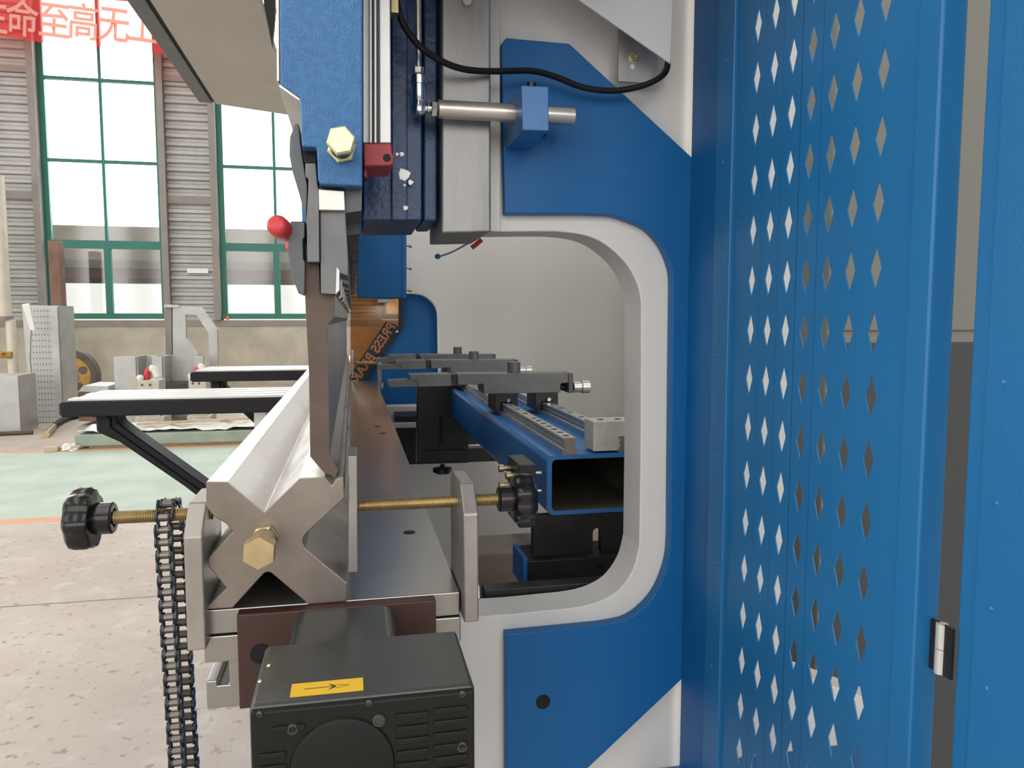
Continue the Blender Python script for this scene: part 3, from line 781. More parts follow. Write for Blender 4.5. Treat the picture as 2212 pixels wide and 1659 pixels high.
# left
lc = thing('die_side_clamp', 'steel clamp bracket with brass screw and black knob left of the die', 'clamp', (-0.12, 0.6, 0.88))
lx0, lx1 = at(399, 1250, 0.568).x, at(440, 1250, 0.568).x
side_plate('clamp_bracket', lx0, lx1, at(420, 1412, 0.568).z, at(420, 1078, 0.60).z, lc)
xe = at(238, 1127, YROD).x
screw_rod('threaded_rod', (xe, YROD, ZROD), (at(462, 1105, YROD).x, YROD, ZROD), 0.0050, M['brass'], lc)
hand_knob('hand_knob', xe + 0.001, -1, lc, 0.0222, 0.0118)
hexa('lock_nut', (xe, YROD, ZROD), (1, 0, 0), 0.0085, 0.003, M['brass'], lc)
rod('spacer_pin', (lx0 - 0.006, 0.62, at(398, 1345, 0.62).z), (lx0, 0.62, at(398, 1345, 0.62).z), 0.004, M['steel'], lc)
# far clamp of the same kind
dup(rc, (0, 2.0, 0), 'steel clamp bracket with brass screw near the far end of the bed')

# ------------------------------------------------------------------ roller chain over the left screw
def chain_meshes():
    """one outer and one inner link, centred, along Z, pin axis X"""
    p = 0.009525
    def plate(bm, x, hw, th):
        for zc in (-p / 2, p / 2): pass
        ring = []
        for k in range(12):
            a = math.pi * k / 11
            ring.append((math.cos(a) * hw, p / 2 + math.sin(a) * hw))
        for k in range(12):
            a = math.pi + math.pi * k / 11
            ring.append((math.cos(a) * hw, -p / 2 + math.sin(a) * hw))
        # waist
        ring.insert(12, (-hw * 0.72, 0)); ring.append((hw * 0.72, 0))
        v1 = [bm.verts.new((x - th / 2, a, b)) for a, b in ring]; v2 = [bm.verts.new((x + th / 2, a, b)) for a, b in ring]
        n = len(ring)
        bm.faces.new(v1); bm.faces.new(v2[::-1])
        for i in range(n): bm.faces.new([v1[i], v2[i], v2[(i + 1) % n], v1[(i + 1) % n]])
    def cyl(bm, zc, r, x0, x1, mi):
        n = 12
        v1 = [bm.verts.new((x0, r * math.cos(2 * math.pi * k / n), zc + r * math.sin(2 * math.pi * k / n))) for k in range(n)]
        v2 = [bm.verts.new((x1, v.co.y, v.co.z)) for v in v1]
        f = [bm.faces.new(v1), bm.faces.new(v2[::-1])]
        for i in range(n): f.append(bm.faces.new([v1[i], v2[i], v2[(i + 1) % n], v1[(i + 1) % n]]))
        for q in f: q.material_index = mi
    out = []
    for kind in (0, 1):
        bm = bmesh.new()
        if kind == 0:
            for x in (-0.0054, 0.0054): plate(bm, x, 0.0040, 0.0012)
            for z in (-p / 2, p / 2): cyl(bm, z, 0.0016, -0.0066, 0.0066, 0)
        else:
            for x in (-0.0040, 0.0040): plate(bm, x, 0.0040, 0.0012)
            for z in (-p / 2, p / 2): cyl(bm, z, 0.0030, -0.0034, 0.0034, 1)
        bmesh.ops.recalc_face_normals(bm, faces=bm.faces[:])
        me = bpy.data.meshes.new('chain_link'); bm.to_mesh(me); bm.free()
        me.materials.append(M['chain']); me.materials.append(M['roller'])
        out.append(me)
    return out
chm = chain_meshes()
xc = at(358, 1120, YROD).x
chn = thing('roller_chain', 'dark oily roller chain hanging over the left brass screw', 'chain', (xc, YROD, ZROD))
pitch = 0.009525
Rr = 0.0088
path = []
zbot = -0.285
s = 0.0
L_straight = 0.285
total = 2 * L_straight + math.pi * Rr
n_links = int(total / pitch)
for i in range(n_links):
    s = (i + 0.5) * pitch
    f_ = i / n_links
    if s < L_straight:
        yv, zv, ang = -Rr, -(L_straight - s), 0.0
    elif s < L_straight + math.pi * Rr:
        a = (s - L_straight) / Rr
        yv, zv, ang = -Rr * math.cos(a), Rr * math.sin(a), -a
    else:
        yv, zv, ang = Rr, -(s - L_straight - math.pi * Rr), math.pi
    # the rear strand swings a little to the right, the front one leans inward toward the floor
    w = min(1, max(0, (s - L_straight + 0.01) / (math.pi * Rr + 0.02)))
    xv = 0.0048 * w + (-zv) * 0.020
    yv += w * 0.001
    o = bpy.data.objects.new('chain_link', chm[i % 2]); COL.objects.link(o)
    o.parent = chn
    o.location = (xv, yv, zv); o.rotation_euler = (ang, 0, 0)

# ================================================================== upper right: cover plate, cable, linkage
YC = 0.690
cv = thing('upper_cover', 'white sheet cover with slanted lower edge at upper right', 'cover', at(1380, 60, YC))
pprism('cover_panel', [(1020, -160), (1250, 0), (1448, 137), (1455, -40), (1462, -300), (1020, -300)], YC, YC + 0.002, M['white_cool'], cv, 0.0004)
br = pprism('mounting_bracket', [(1335, 62), (1448, 137), (1412, 180), (1398, 181), (1334, 177)], YF - 0.022, YF - 0.019, M['steel_dirty'], cv, 0.0003, Yr=YF - 0.02)
sp = at(1368, 126, YF - 0.022)
lathe('washer', sp, (0, -1, 0), [(0, 0.0052), (0.0012, 0.0052)], M['steel'], cv, 20)
lathe('cap_screw', sp + Vector((0, -0.0012, 0)), (0, -1, 0), [(0, 0.0038), (0.0035, 0.0038), (0.004, 0.0034), (0.004, 0.002), (0.002, 0.0018)], M['brass'], cv, 20)
lathe('slot', at(1366, 144, YF - 0.0222), (0, -1, 0), [(0, 0.0024), (0.0003, 0.0024)], M['white'], cv, 14)
cab = [at(850, -30, 0.655), at(868, 45, 0.658), at(905, 98, 0.665), at(950, 130, 0.672), at(1000, 149, 0.680), at(1060, 154, 0.69), at(1147, 153, 0.70), at(1200, 166, 0.705), at(1260, 189, 0.708), at(1325, 196, 0.708),
       at(1385, 186, 0.706), at(1425, 168, 0.706), at(1441, 148, 0.712), at(1440, 120, 0.722), at(1425, 60, 0.728)]
tag(tube('signal_cable', cab, 0.0028, M['rubber']), 'black cable sagging across the blue plate at upper right', 'cable')

lk = thing('feedback_linkage', 'blue bracket block holding a steel rod with ball joint', 'linkage', at(1156, 240, 0.66))
pprism('bracket_block', [(1127, 184), (1185, 187), (1186, 283), (1129, 281)], 0.652, YF - 0.013, M['blue_block'], lk, 0.0008)
ra, rb_ = at(946, 238, 0.683), at(1240, 249, 0.683)
zc = (ra.z + at(1180, 246, 0.683).z) / 2
rod('guide_rod', (ra.x, 0.683, zc), (rb_.x, 0.683, zc), 0.0079, M['steel'], lk, 28, 0.0006)
ga = at(934, 236, 0.683)
hexa('lock_nut', (at(931, 236, 0.683).x, 0.683, zc), (1, 0, 0), 0.0066, 0.0055, M['chrome'], lk)
rod('ball_stud', (at(905, 236, 0.683).x, 0.683, zc), (at(932, 236, 0.683).x, 0.683, zc), 0.0032, M['chrome'], lk)
lathe('stud_collar', (at(922, 236, 0.683).x, 0.683, zc), (1, 0, 0), [(0, 0.003), (0.0008, 0.0046), (0.002, 0.0046), (0.0026, 0.003)], M['chrome'], lk, 18)
bc = Vector((at(905, 238, 0.683).x, 0.683, zc))
lathe('ball_socket', bc + Vector((0, 0, -0.0068)), (0, 0, 1), [(0.0, 0.002), (0.0008, 0.004), (0.003, 0.0062), (0.007, 0.0066), (0.010, 0.0056), (0.012, 0.0050), (0.0135, 0.0056), (0.026, 0.0056), (0.0265, 0.0066), (0.0335, 0.0066), (0.034, 0.0045)], M['chrome'], lk, 20)
hexa('socket_nut', bc + Vector((0, 0, 0.0285)), (0, 0, 1), 0.0048, 0.006, M['steel'], lk)
screw_rod('link_thread', bc + Vector((0, 0, 0.033)), bc + Vector((0, 0, 0.05)), 0.0024, M['steel'], lk, 0.001)
rod('link_rod', bc + Vector((0, 0, 0.05)), Vector((bc.x, bc.y, 1.408)), 0.0028, M['steel'], lk)
gs = Vector((at(1148, 150, 0.69).x, 0.69, at(1148, 184, 0.652).z - 0.001))
rod('set_screw', gs, gs + Vector((0, 0, 0.013)), 0.0030, M['black'], lk)
rod('set_screw', gs + Vector((0, 0, 0.0075)), gs + Vector((0, 0, 0.0145)), 0.0042, M['black'], lk)
lathe('lower_screw', at(1168, 292, 0.69), (0, 0, -1), [(-0.012, 0.0055), (0.0, 0.0055), (0.002, 0.004)], M['black'], lk, 16)
pbox('spacer_bar', 845, -60, 860, 27, 0.640, 0.652, M['brass'], lk)

# unseen box added above the frame to shade the upper plate and guide block
ch_ = tag(box('cylinder_housing', 0.036, 0.200, 0.36, 0.688, 1.408, 2.1, M['white'], None, 0.004), 'white cylinder housing jutting out above the side frame', 'housing')
# wire hanging inside the throat
wr = thing('hanging_wire', 'thin steel wire with red tie below the guide block', 'wire', at(985, 545, 0.86))
tube('wire', [at(1018, 522, 0.84), at(998, 533, 0.86), at(975, 545, 0.88), at(947, 555, 0.90)], 0.0011, M['steel'], wr)
lathe('wire_end', at(944, 554, 0.90), (0.3, -1, 0), [(0, 0.003), (0.003, 0.0034), (0.006, 0.002)], M['blue_block'], wr, 14)
tube('red_tie', [at(1019, 535, 0.82), at(1027, 529, 0.82), at(1033, 524, 0.82), at(1040, 518, 0.82)], 0.0026, M['red'], wr)

# ================================================================== front cover box of the ram
fcv = thing('ram_front_cover', 'warm grey painted cover box hanging in front of the blue ram', 'cover', at(480, 120, 1.9))
yE, yS = 2.2, 0.62
A = at(466, 225, yE); B = at(637, 251, yE); C = at(430, 221, yE); D = at(462, 224, yE)
# the shell: bottom face A-B along the machine, seen from below
pl = [(A.x, A.z), (B.x, B.z), (B.x, B.z + 0.008), (A.x + 0.008, A.z + 0.008), (A.x + 0.008, A.z + 0.30), (A.x, A.z + 0.30)]
prism('cover_shell', pl, yS, yE, M['beige'], fcv, 0.003)
pl = [(C.x, C.z), (D.x - 0.004, D.z), (D.x - 0.004, D.z + 0.30), (C.x, C.z + 0.30)]
prism('edge_flange', pl, yS, yE, M['grey_lt'], fcv, 0.001)
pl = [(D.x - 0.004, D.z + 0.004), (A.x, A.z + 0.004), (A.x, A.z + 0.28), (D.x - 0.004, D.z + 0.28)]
prism('seal_strip', pl, yS, yE - 0.002, M['rubber'], fcv)  # black strip put in for the dark gap between flange and shell

pprism('rubber_seal', [(560, -300), (590, -300), (594, 20), (592, 50), (587, 98), (580, 60), (570, 10)], 0.75, 0.76, M['rubber'], fcv)
# blue front plate of the far frame, glimpsed behind the clamps
box('front_plate', at(653, 450, 2.72).x, tx[0][0] + 0.02, 2.685, 2.715, at(656, 486, 2.70).z, 2.2, M['blue_block'], ff, 0.002)

# ================================================================== side guard (blue, diamond holes)
XG = 0.335
KF = F_PX
def gy(px, X=XG):                           # distance of a pixel column on the guard plane (taken on the horizon)
    d = ray(px, 700); return X * d.y / d.x
g1 = thing('perforated_guard', 'blue sheet guard with rows of diamond holes on the right', 'safety guard', (XG, 0.6, 0.9))
ycols = [gy(p) for p in (1622, 1658, 1697, 1738, 1783, 1833, 1888)]
dy = (ycols[0] - ycols[-1]) / 6
y_hi, y_lo = gy(1580), gy(1965)
z_mid = at(1622, 712, ycols[0]).z
dz = 0.0421
def perforated_sheet(name, x, th, ya, yb, zlo, zhi, cols, z_ref, dz, hw, hh, m, parent):
    bm = bmesh.new()
    zs = []
    k = math.ceil((zlo - z_ref) / dz + 0.5)
    while z_ref + (k + 0.5) * dz <= zhi:
        zs.append(z_ref + k * dz); k += 1
    def quad(pts):
        f = [bm.verts.new((x, a, b)) for a, b in pts]; bm.faces.new(f)
    zl, zh = zs[0] - dz / 2, zs[-1] + dz / 2
    c = sorted(cols); st = c[1] - c[0]
    y0, y1 = c[0] - st / 2, c[-1] + st / 2
    quad([(ya, zlo), (yb, zlo), (yb, zl), (ya, zl)]); quad([(ya, zh), (yb, zh), (yb, zhi), (ya, zhi)])
    for z in zs:
        a, b = z - dz / 2, z + dz / 2
        quad([(ya, a), (y0, a), (y0, b), (ya, b)]); quad([(y1, a), (yb, a), (yb, b), (y1, b)])
        for cy_ in c:
            l, r = cy_ - st / 2, cy_ + st / 2
            T, Bm, Lf, Rt = (cy_, z + hh), (cy_, z - hh), (cy_ - hw, z), (cy_ + hw, z)
            quad([(l, a), (cy_, a), Bm, Lf, (l, z)]); quad([(cy_, a), (r, a), (r, z), Rt, Bm])
            quad([(r, z), (r, b), (cy_, b), T, Rt]); quad([(cy_, b), (l, b), (l, z), Lf, T])
    bmesh.ops.remove_doubles(bm, verts=bm.verts[:], dist=1e-5)
    bmesh.ops.recalc_face_normals(bm, faces=bm.faces[:])
    me = bpy.data.meshes.new(name); bm.to_mesh(me); bm.free()
    o = link(name, me, m, parent)
    sm = o.modifiers.new('sheet_thickness', 'SOLIDIFY'); sm.thickness = th; sm.offset = 0
    return o
zg0, zg1 = 0.62, 1.75
perforated_sheet('perforated_sheet', XG, 0.0010, y_lo - 0.012, y_hi + 0.005, zg0, zg1, ycols, z_mid, dz, 0.0057, 0.0147, M['blue_guard'], g1)
y_p1 = gy(1545)
box('post_strip', XG - 0.004, XG + 0.006, y_hi, (y_hi + y_p1) / 2 - 0.0002, zg0, zg1, M['blue_guard'], g1, 0.0012)
box('post_strip', XG - 0.0034, XG + 0.006, (y_hi + y_p1) / 2 + 0.0002, y_p1, zg0, zg1, M['blue_guard'], g1, 0.0010)
box('post_flange', XG - 0.001, XG + 0.003, y_p1, YF - 0.0135, zg0, zg1, M['blue'], g1, 0.0005)
for py in (130, 350, 553, 768, 985, 1215, 1437):
    yv = (y_hi + y_p1) / 2
    zv = at(1545, py, yv).z
    lathe('weld_spot', (XG - 0.0038, yv + random.uniform(-.002, .002), zv), (-1, 0, 0), [(0, 0.0020), (0.0008, 0.0016), (0.0013, 0.0008)], M['blue_block'], g1, 10, 60, 0, lambda a: 1 + 0.2 * math.sin(2 * a))
y_f2 = gy(2006, XG - 0.003)
box('door_stile', XG - 0.003, XG + 0.014, y_f2, y_lo, zg0, zg1, M['blue_guard'], g1, 0.0016, 3)
# second guard panel past the slit
g2 = thing('guard_panel', 'plain blue guard panel at the right edge beyond the open slit', 'safety guard', (XG + 0.015, 0.38, 0.9))
xg2 = XG + 0.012
yq = gy(2101, xg2)
box('panel_sheet', xg2, xg2 + 0.012, 0.20, yq, zg0, zg1, M['blue_guard'], g2, 0.0020, 3)
box('panel_overlay', xg2 - 0.0022, xg2, 0.20, gy(2142, xg2), zg0, zg1, M['blue_guard'], g2, 0.0012, 3)
for py in (825, 1085, 1310, 1480):
    yv = gy(2182, xg2)
    lathe('weld_spot', (xg2 - 0.0022, yv, at(2190, py, yv).z), (-1, 0, 0), [(0, 0.0014), (0.0006, 0.0012), (0.001, 0.0006)], M['blue_block'], g2, 10, 60)
# barrel hinge in the slit
yh = (y_f2 + yq) / 2
xh = XG + 0.009
hz0 = at(2045, 1452, yh).z; hz1 = at(2045, 1346, yh).z
hg = thing('barrel_hinge', 'small bright steel barrel hinge in the slit between blue guards', 'hinge', (xh, yh, hz0))
rod('hinge_barrel', (xh, yh, hz0), (xh, yh, (hz0 + hz1) / 2 - 0.0002), 0.0034, M['alu'], hg, 16)
rod('hinge_barrel', (xh, yh, (hz0 + hz1) / 2 + 0.0002), (xh, yh, hz1), 0.0034, M['alu'], hg, 16)
box('hinge_leaf', xh - 0.001, xh + 0.001, yh + 0.002, y_f2 + 0.001, hz0, hz1, M['black_steel'], hg)
box('hinge_leaf', xh - 0.001, xh + 0.001, yq - 0.001, yh - 0.002, hz0, hz1, M['black_steel'], hg)

# tall grey cabinet standing behind the guard
cb = thing('electrical_cabinet', 'tall grey cabinet glimpsed through the diamond holes', 'cabinet', (1.4, 1.5, 0))
box('cabinet_body', 0.78, 1.9, 1.15, 1.9, 0.10, 2.4, M['hall_grey'], cb, 0.004)
box('cabinet_base', 0.80, 1.88, 1.17, 1.88, 0.0, 0.10, M['black_steel'], cb)
box('cabinet_door', 0.80, 1.88, 1.142, 1.15, 1.08, 2.36, M['door_grey'], cb, 0.003)
box('cabinet_door', 0.80, 1.88, 1.142, 1.15, 0.14, 1.06, M['door_dark'], cb, 0.003)

# ================================================================== back gauge
bg = thing('back_gauge_beam', 'blue box beam with two linear guide rails behind the bed', 'beam', (0.35, 1.0, 0.85))
YBG = 0.93
YBE = 2.36
def rrect(x0, x1, z0, z1, r, n=5):
    pl = []
    for (cx, cz, a0) in ((x0 + r, z0 + r, math.pi), (x1 - r, z0 + r, 1.5 * math.pi), (x1 - r, z1 - r, 0), (x0 + r, z1 - r, 0.5 * math.pi)):
        for k in range(n + 1):
            a = a0 + k / n * math.pi / 2
            pl.append((cx + r * math.cos(a), cz + r * math.sin(a)))
    return pl
bx0, bz1 = at(1181, 1050, YBG).x, at(1195, 984, YBG).z
bx1, bz0 = bx0 + 0.145, at(1195, 1113, YBG).z
po, pi_ = rrect(bx0, bx1, bz0, bz1, 0.010), rrect(bx0 + 0.0068, bx1 - 0.0068, bz0 + 0.0055, bz1 - 0.0055, 0.006)
n = len(po)
vs = [(a, YBG, b) for a, b in po] + [(a, YBE, b) for a, b in po] + [(a, YBG, b) for a, b in pi_] + [(a, YBE, b) for a, b in pi_]
fs = []
for i in range(n):
    j = (i + 1) % n
    fs += [[i, j, j + n, i + n], [i + 2 * n, i + 3 * n, j + 3 * n, j + 2 * n], [i, i + 2 * n, j + 2 * n, j], [i + n, j + n, j + 3 * n, i + 3 * n]]
me = fix(mesh('box_tube', vs, fs))
nt_ = len(me.polygons)
M['blue_beam'] = mat('blue_beam_enamel', (0.012, 0.15, 0.43), 0.36)
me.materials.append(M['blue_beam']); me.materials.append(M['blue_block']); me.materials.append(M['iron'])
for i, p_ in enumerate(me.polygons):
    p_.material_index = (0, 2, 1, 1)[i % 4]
smooth(me, 50)
link('box_tube', me, M['blue'], bg)
def rail(px0, px1, py):
    xa, xb = at(px0, py, YBG).x, at(px1, py, YBG).x
    w = xb - xa; z0 = bz1; h = 0.0215
    prof = [(0, 0), (w, 0), (w, .30 * h), (w * .90, .36 * h), (w * .86, .48 * h), (w * .97, .60 * h), (w * .86, .72 * h), (w * .93, .86 * h), (w, .90 * h), (w * .94, h), (w * .06, h), (0, .90 * h), (w * .07, .86 * h), (w * .14, .72 * h), (w * .03, .60 * h), (w * .14, .48 * h), (w * .10, .36 * h), (0, .30 * h)]
    o = prism('linear_rail', [(xa + a, z0 + b) for a, b in prof], YBG + 0.003, YBE - 0.02, M['punch'], bg, 0, 'Y', M['steel_end'])
    for k in range(18):
        yy_ = YBG + 0.022 + k * 0.030 if k < 6 else YBG + 0.022 + 6 * 0.03 + (k - 6) * 0.06
        lathe('rail_bolt_hole', ((xa + xb) / 2, yy_, z0 + h), (0, 0, 1), [(0, w * .24), (0.0003, w * .24)], M['rubber'], bg, 14)
    return xa, xb, z0 + h
r1 = rail(1217, 1248, 965)
r2 = rail(1338, 1369, 950)
eb = pbox('end_block', 1282, 909, 1420, 973, YBG + 0.005, YBG + 0.045, M['alu_block'], bg, 0.001)
for px in (1293, 1333):
    d = ray(px, 905); zt3_ = at(1345, 909, YBG + 0.005).z
    hp = Vector((0, 0, CAM_Z)) + d * ((zt3_ - CAM_Z) / d.z)
    lathe('screw_hole', (hp.x, YBG + 0.022, zt3_), (0, 0, 1), [(0, 0.0045), (0.0003, 0.0045)], M['rubber'], bg, 14)
# adjusting plate with brass screws on the beam's left side
adj = pbox('adjusting_plate', 1122, 1004, 1158, 1140, 0.875, 0.945, M['black_steel'], bg, 0.001)
xa_ = at(1112, 1040, 0.9).x
for (px, py, Yv) in ((1077, 1012, 0.93), (1092, 1027, 0.90), (1078, 1048, 0.92)):
    q = at(px, py, Yv)
    lathe('adjusting_screw', q, (1, 0, 0), [(0, 0.0042), (0.0005, 0.0048), (0.006, 0.0048), (0.0065, 0.0028), (0.026, 0.0028)], M['brass'], bg, 14)
for (py) in (1022, 1061):
    q = at(1152, py, 0.90)
    rod('plate_screw', q, q + Vector((0.010, 0, 0)), 0.0018, M['steel'], bg, 10)
# beam support below
spt = thing('beam_support', 'black slotted bracket and block carrying the near end of the blue beam', 'bracket', (0.33, 0.96, 0.7))
YS2 = 0.935
zs1 = bz0
pl = xz([(1152, 1122), (1420, 1108), (1420, 1190), (1152, 1205)], YS2)
sx_a, sx_b = pl[0][0], pl[1][0]
z_hi, z_lo = bz0 - 0.001, at(1152, 1203, YS2).z
slx = at(1290, 1160, YS2).x; slz0, slz1 = at(1290, 1192, YS2).z, at(1290, 1141, YS2).z; sw = 0.0058
bmh = [(sx_a, z_lo), (slx - sw, z_lo), (slx - sw, slz1 - sw)] + [(slx + sw * math.cos(math.pi - k / 8 * math.pi), slz1 - sw + sw * math.sin(math.pi - k / 8 * math.pi)) for k in range(1, 8)] + \
      [(slx + sw, slz1 - sw), (slx + sw, z_lo), (sx_b, z_lo), (sx_b, z_hi), (sx_a, z_hi)]
prism('slotted_plate', bmh, YS2, YS2 + 0.014, M['black_steel'], spt, 0.0006)
pbox('support_block', 1140, 1204, 1420, 1274, YS2 - 0.012, YS2 + 0.06, M['black_steel'], spt, 0.001)
pbox('block_side_plate', 1130, 1206, 1140, 1272, YS2 - 0.010, YS2 + 0.055, M['blue_block'], spt, 0.0006)
lathe('block_hole', at(1298, 1222, YS2 - 0.0122), (0, -1, 0), [(0, 0.0052), (0.0004, 0.0052)], M['rubber'], spt, 18)
box('support_column', at(1150, 1280, YS2).x, 0.50, 0.955, 1.0, 0.0, at(1140, 1273, YS2).z, M['black_steel'], spt)
tie = tag(box('tie_beam', at(1000, 1200, 1.25).x, 0.62, 1.25, 1.36, at(1090, 1330, 1.25).z, at(1090, 1193, 1.25).z, M['tan'], None, 0.003), 'tan primed tie beam crossing low behind the throat', 'beam')
bar = tag(box('black_bar', at(1045, 1285, 0.80).x, at(1350, 1270, 0.80).x, 0.794, 0.815, at(1150, 1345, 0.80).z, at(1150, 1264, 0.80).z, M['black_steel'], None, 0.001), 'flat black bar seen along the bottom of the white throat', 'bar')

# gauge fingers
YFG = 1.36
fg = thing('gauge_finger', 'dark grey back gauge finger with silver knob, nearest of three', 'gauge finger', at(1110, 850, YFG), 'back gauge fingers on the rails')
pprism('stop_tip', [(838, 823), (900, 819), (903, 820), (903, 835), (840, 837)], YFG, YFG + 0.045, M['grey_lt'], fg, 0.0008)
pprism('front_arm', [(885, 810), (974, 808), (976, 834), (903, 836), (903, 821), (886, 822)], YFG - 0.002, YFG + 0.05, M['grey_lt'], fg, 0.0008)
pprism('pivot_gap', [(975, 809), (988, 809), (988, 833), (976, 833)], YFG + 0.004, YFG + 0.046, M['black_steel'], fg)
pprism('finger_bar', [(988, 808), (1229, 806), (1229, 827), (1050, 829), (990, 832)], YFG - 0.002, YFG + 0.05, M['grey_lt'], fg, 0.0008)
pprism('slide_base', [(1044, 828), (1210, 825), (1211, 848), (1046, 851)], YFG - 0.006, YFG + 0.062, M['grey_lt'], fg, 0.0008)
pprism('end_plate', [(1228, 806), (1238, 806), (1238, 849), (1229, 849)], YFG - 0.004, YFG + 0.05, M['grey'], fg, 0.0006)
q = at(1098, 806, YFG + 0.02)
pc = at(1110, 806, YFG + 0.024)
lathe('locating_post', (pc.x, YFG + 0.024, at(1110, 808, YFG).z), (0, 0, 1), [(0, 0.0122), (0.0200, 0.0122), (0.0208, 0.0116)], M['grey_lt'], fg, 28)
ks = at(1238, 836, YFG + 0.02)
rod('adjuster_shaft', at(1211, 836, YFG + 0.02), ks, 0.006, M['black_steel'], fg)
lathe('adjuster_knob', (ks.x, YFG + 0.02, ks.z), (1, 0, 0), [(0, 0.0105), (0.0135, 0.0105), (0.0142, 0.0092), (0.016, 0.0092), (0.0166, 0.0122), (0.031, 0.0122), (0.0315, 0.0115)], M['steel'], fg, 32)
for (ra_, lab) in ((r1, 'a'), (r2, 'b')):
    xm = (ra_[0] + ra_[1]) / 2; w = 0.021
    cr = prism('rail_carriage', [(xm - w, ra_[2] - 0.015), (xm - 0.0105, ra_[2] - 0.015), (xm - 0.0105, ra_[2] + 0.0015), (xm + 0.0105, ra_[2] + 0.0015), (xm + 0.0105, ra_[2] - 0.015), (xm + w, ra_[2] - 0.015), (xm + w, at(1120, 849, YFG - 0.006).z), (xm - w, at(1120, 849, YFG - 0.006).z)], YFG - 0.014, YFG + 0.060, M['black_steel'], fg, 0.001)
    lathe('carriage_grease_nipple', (xm + 0.002, YFG - 0.014, ra_[2] + 0.006), (0, -1, 0), [(0, 0.003), (0.004, 0.003), (0.006, 0.0042), (0.009, 0.0036)], M['chrome'], fg, 12)
dup(fg, (0, 0.48, 0), 'dark grey back gauge finger, middle one of three on the rails')
dup(fg, (0, 0.78, 0), 'dark grey back gauge finger, farthest of three on the rails')

# black cross slide far below the beam
bs = thing('cross_slide', 'black slotted slide plate with star knob below the far beam', 'slide', at(950, 920, 1.9))
pprism('slide_plate', [(902, 832), (1012, 832), (1012, 960), (1011, 1000), (900, 1003)], 1.9, 1.93, M['black_steel'], bs, 0.002)
pprism('slide_slot', [(949, 900), (957, 900), (957, 962), (949, 962)], 1.898, 1.9, M['rubber'], bs)
pprism('lower_lip', [(900, 975), (1006, 972), (1006, 995), (901, 999)], 1.88, 1.9, M['black_steel'], bs, 0.001)
kp = at(956, 1003, 1.905)
rod('knob_stem', kp, kp + Vector((0, 0, -0.012)), 0.006, M['black'], bs)
lathe('star_knob', kp + Vector((0, 0, -0.008)), (0, 0, -1), [(0, 0.018), (0.002, 0.022), (0.012, 0.022), (0.015, 0.017)], M['black'], bs, 40, 30, 0, lambda a: 1 + 0.14 * math.cos(5 * a))
tr = thing('traverse_unit', 'dark traverse box with silver strip between the bed and slide', 'traverse unit', at(880, 950, 2.3))
pbox('traverse_body', 855, 896, 1100, 1000, 2.3, 2.42, M['black_steel'], tr, 0.002)
pbox('scale_strip', 850, 913, 930, 924, 2.285, 2.30, M['alu'], tr, 0.001)
q = at(1012, 962, 2.0)
screw_rod('ball_screw', (q.x - 0.02, 2.0, q.z), (q.x + 0.09, 2.0, q.z), 0.009, M['steel'], tr, 0.006)

# ================================================================== front support arms
def support_arm(name, Ya, pxl, pxr, label, group):
    zt_a = at(376, 864, 1.5).z
    k = at
    xl_, xr_ = pxl, pxr
    t = thing(name, label, 'support arm', (xr_, Ya, zt_a), group)
    h = at(376, 868, 1.5).z - at(376, 900, 1.5).z
    box('arm_beam', xl_, xr_, Ya, Ya + 0.19, zt_a - h, zt_a, M['rubber'], t, 0.002)
    for i in range(4):
        y0_ = Ya + 0.006 + i * 0.046
        box('top_profile', xl_ + 0.01 + 0.006 * (i % 2), xr_ - 0.005, y0_, y0_ + 0.036, zt_a, zt_a + 0.005, M['alu'], t, 0.0015)
    box('arm_end_cap', xl_ - 0.004, xl_, Ya + 0.004, Ya + 0.186, zt_a - h + 0.003, zt_a - 0.003, M['black'], t, 0.001)
    # cast bracket, drawn at the first arm and shifted
    bp_ = xz([(210, 906), (256, 906), (258, 926), (276, 940), (660, 1213), (660, 1262), (400, 1062), (262, 968), (212, 946)], 1.56)
    dx = xl_ - at(131, 890, 1.5).x
    zoff = zt_a - h - at(230, 906, 1.56).z
    prism('cast_bracket', [(min(a + dx, -0.101), b + zoff) for a, b in bp_], Ya + 0.05, Ya + 0.11, M['rubber'], t, 0.004)
    rb2 = xz([(232, 912), (244, 912), (246, 936), (270, 953), (650, 1221), (650, 1231), (264, 962), (234, 940)], 1.56)
    prism('bracket_rib', [(min(a + dx, -0.101), b + zoff) for a, b in rb2], Ya + 0.044, Ya + 0.05, M['rubber'], t, 0.003)
    xp = at(562, 900, 1.56).x + dx
    box('silver_post', xp - 0.012, xp + 0.012, Ya + 0.06, Ya + 0.10, zt_a - h - 0.10, zt_a - h, M['alu'], t, 0.002)
    rod('levelling_screw', (at(195, 908, 1.5).x + dx, Ya + 0.03, zt_a - h - 0.004), (at(195, 908, 1.5).x + dx, Ya + 0.03, zt_a - h), 0.006, M['black'], t)
    return t
support_arm('sheet_support_arm', 1.50, at(131, 890, 1.5).x, at(622, 880, 1.5).x, 'black sheet support arm with aluminium top, nearer one in front of the die', 'front sheet support arms')
support_arm('sheet_support_arm', 2.28, at(413, 810, 2.28).x, -0.115, 'black sheet support arm with aluminium top, farther and smaller one', 'front sheet support arms')

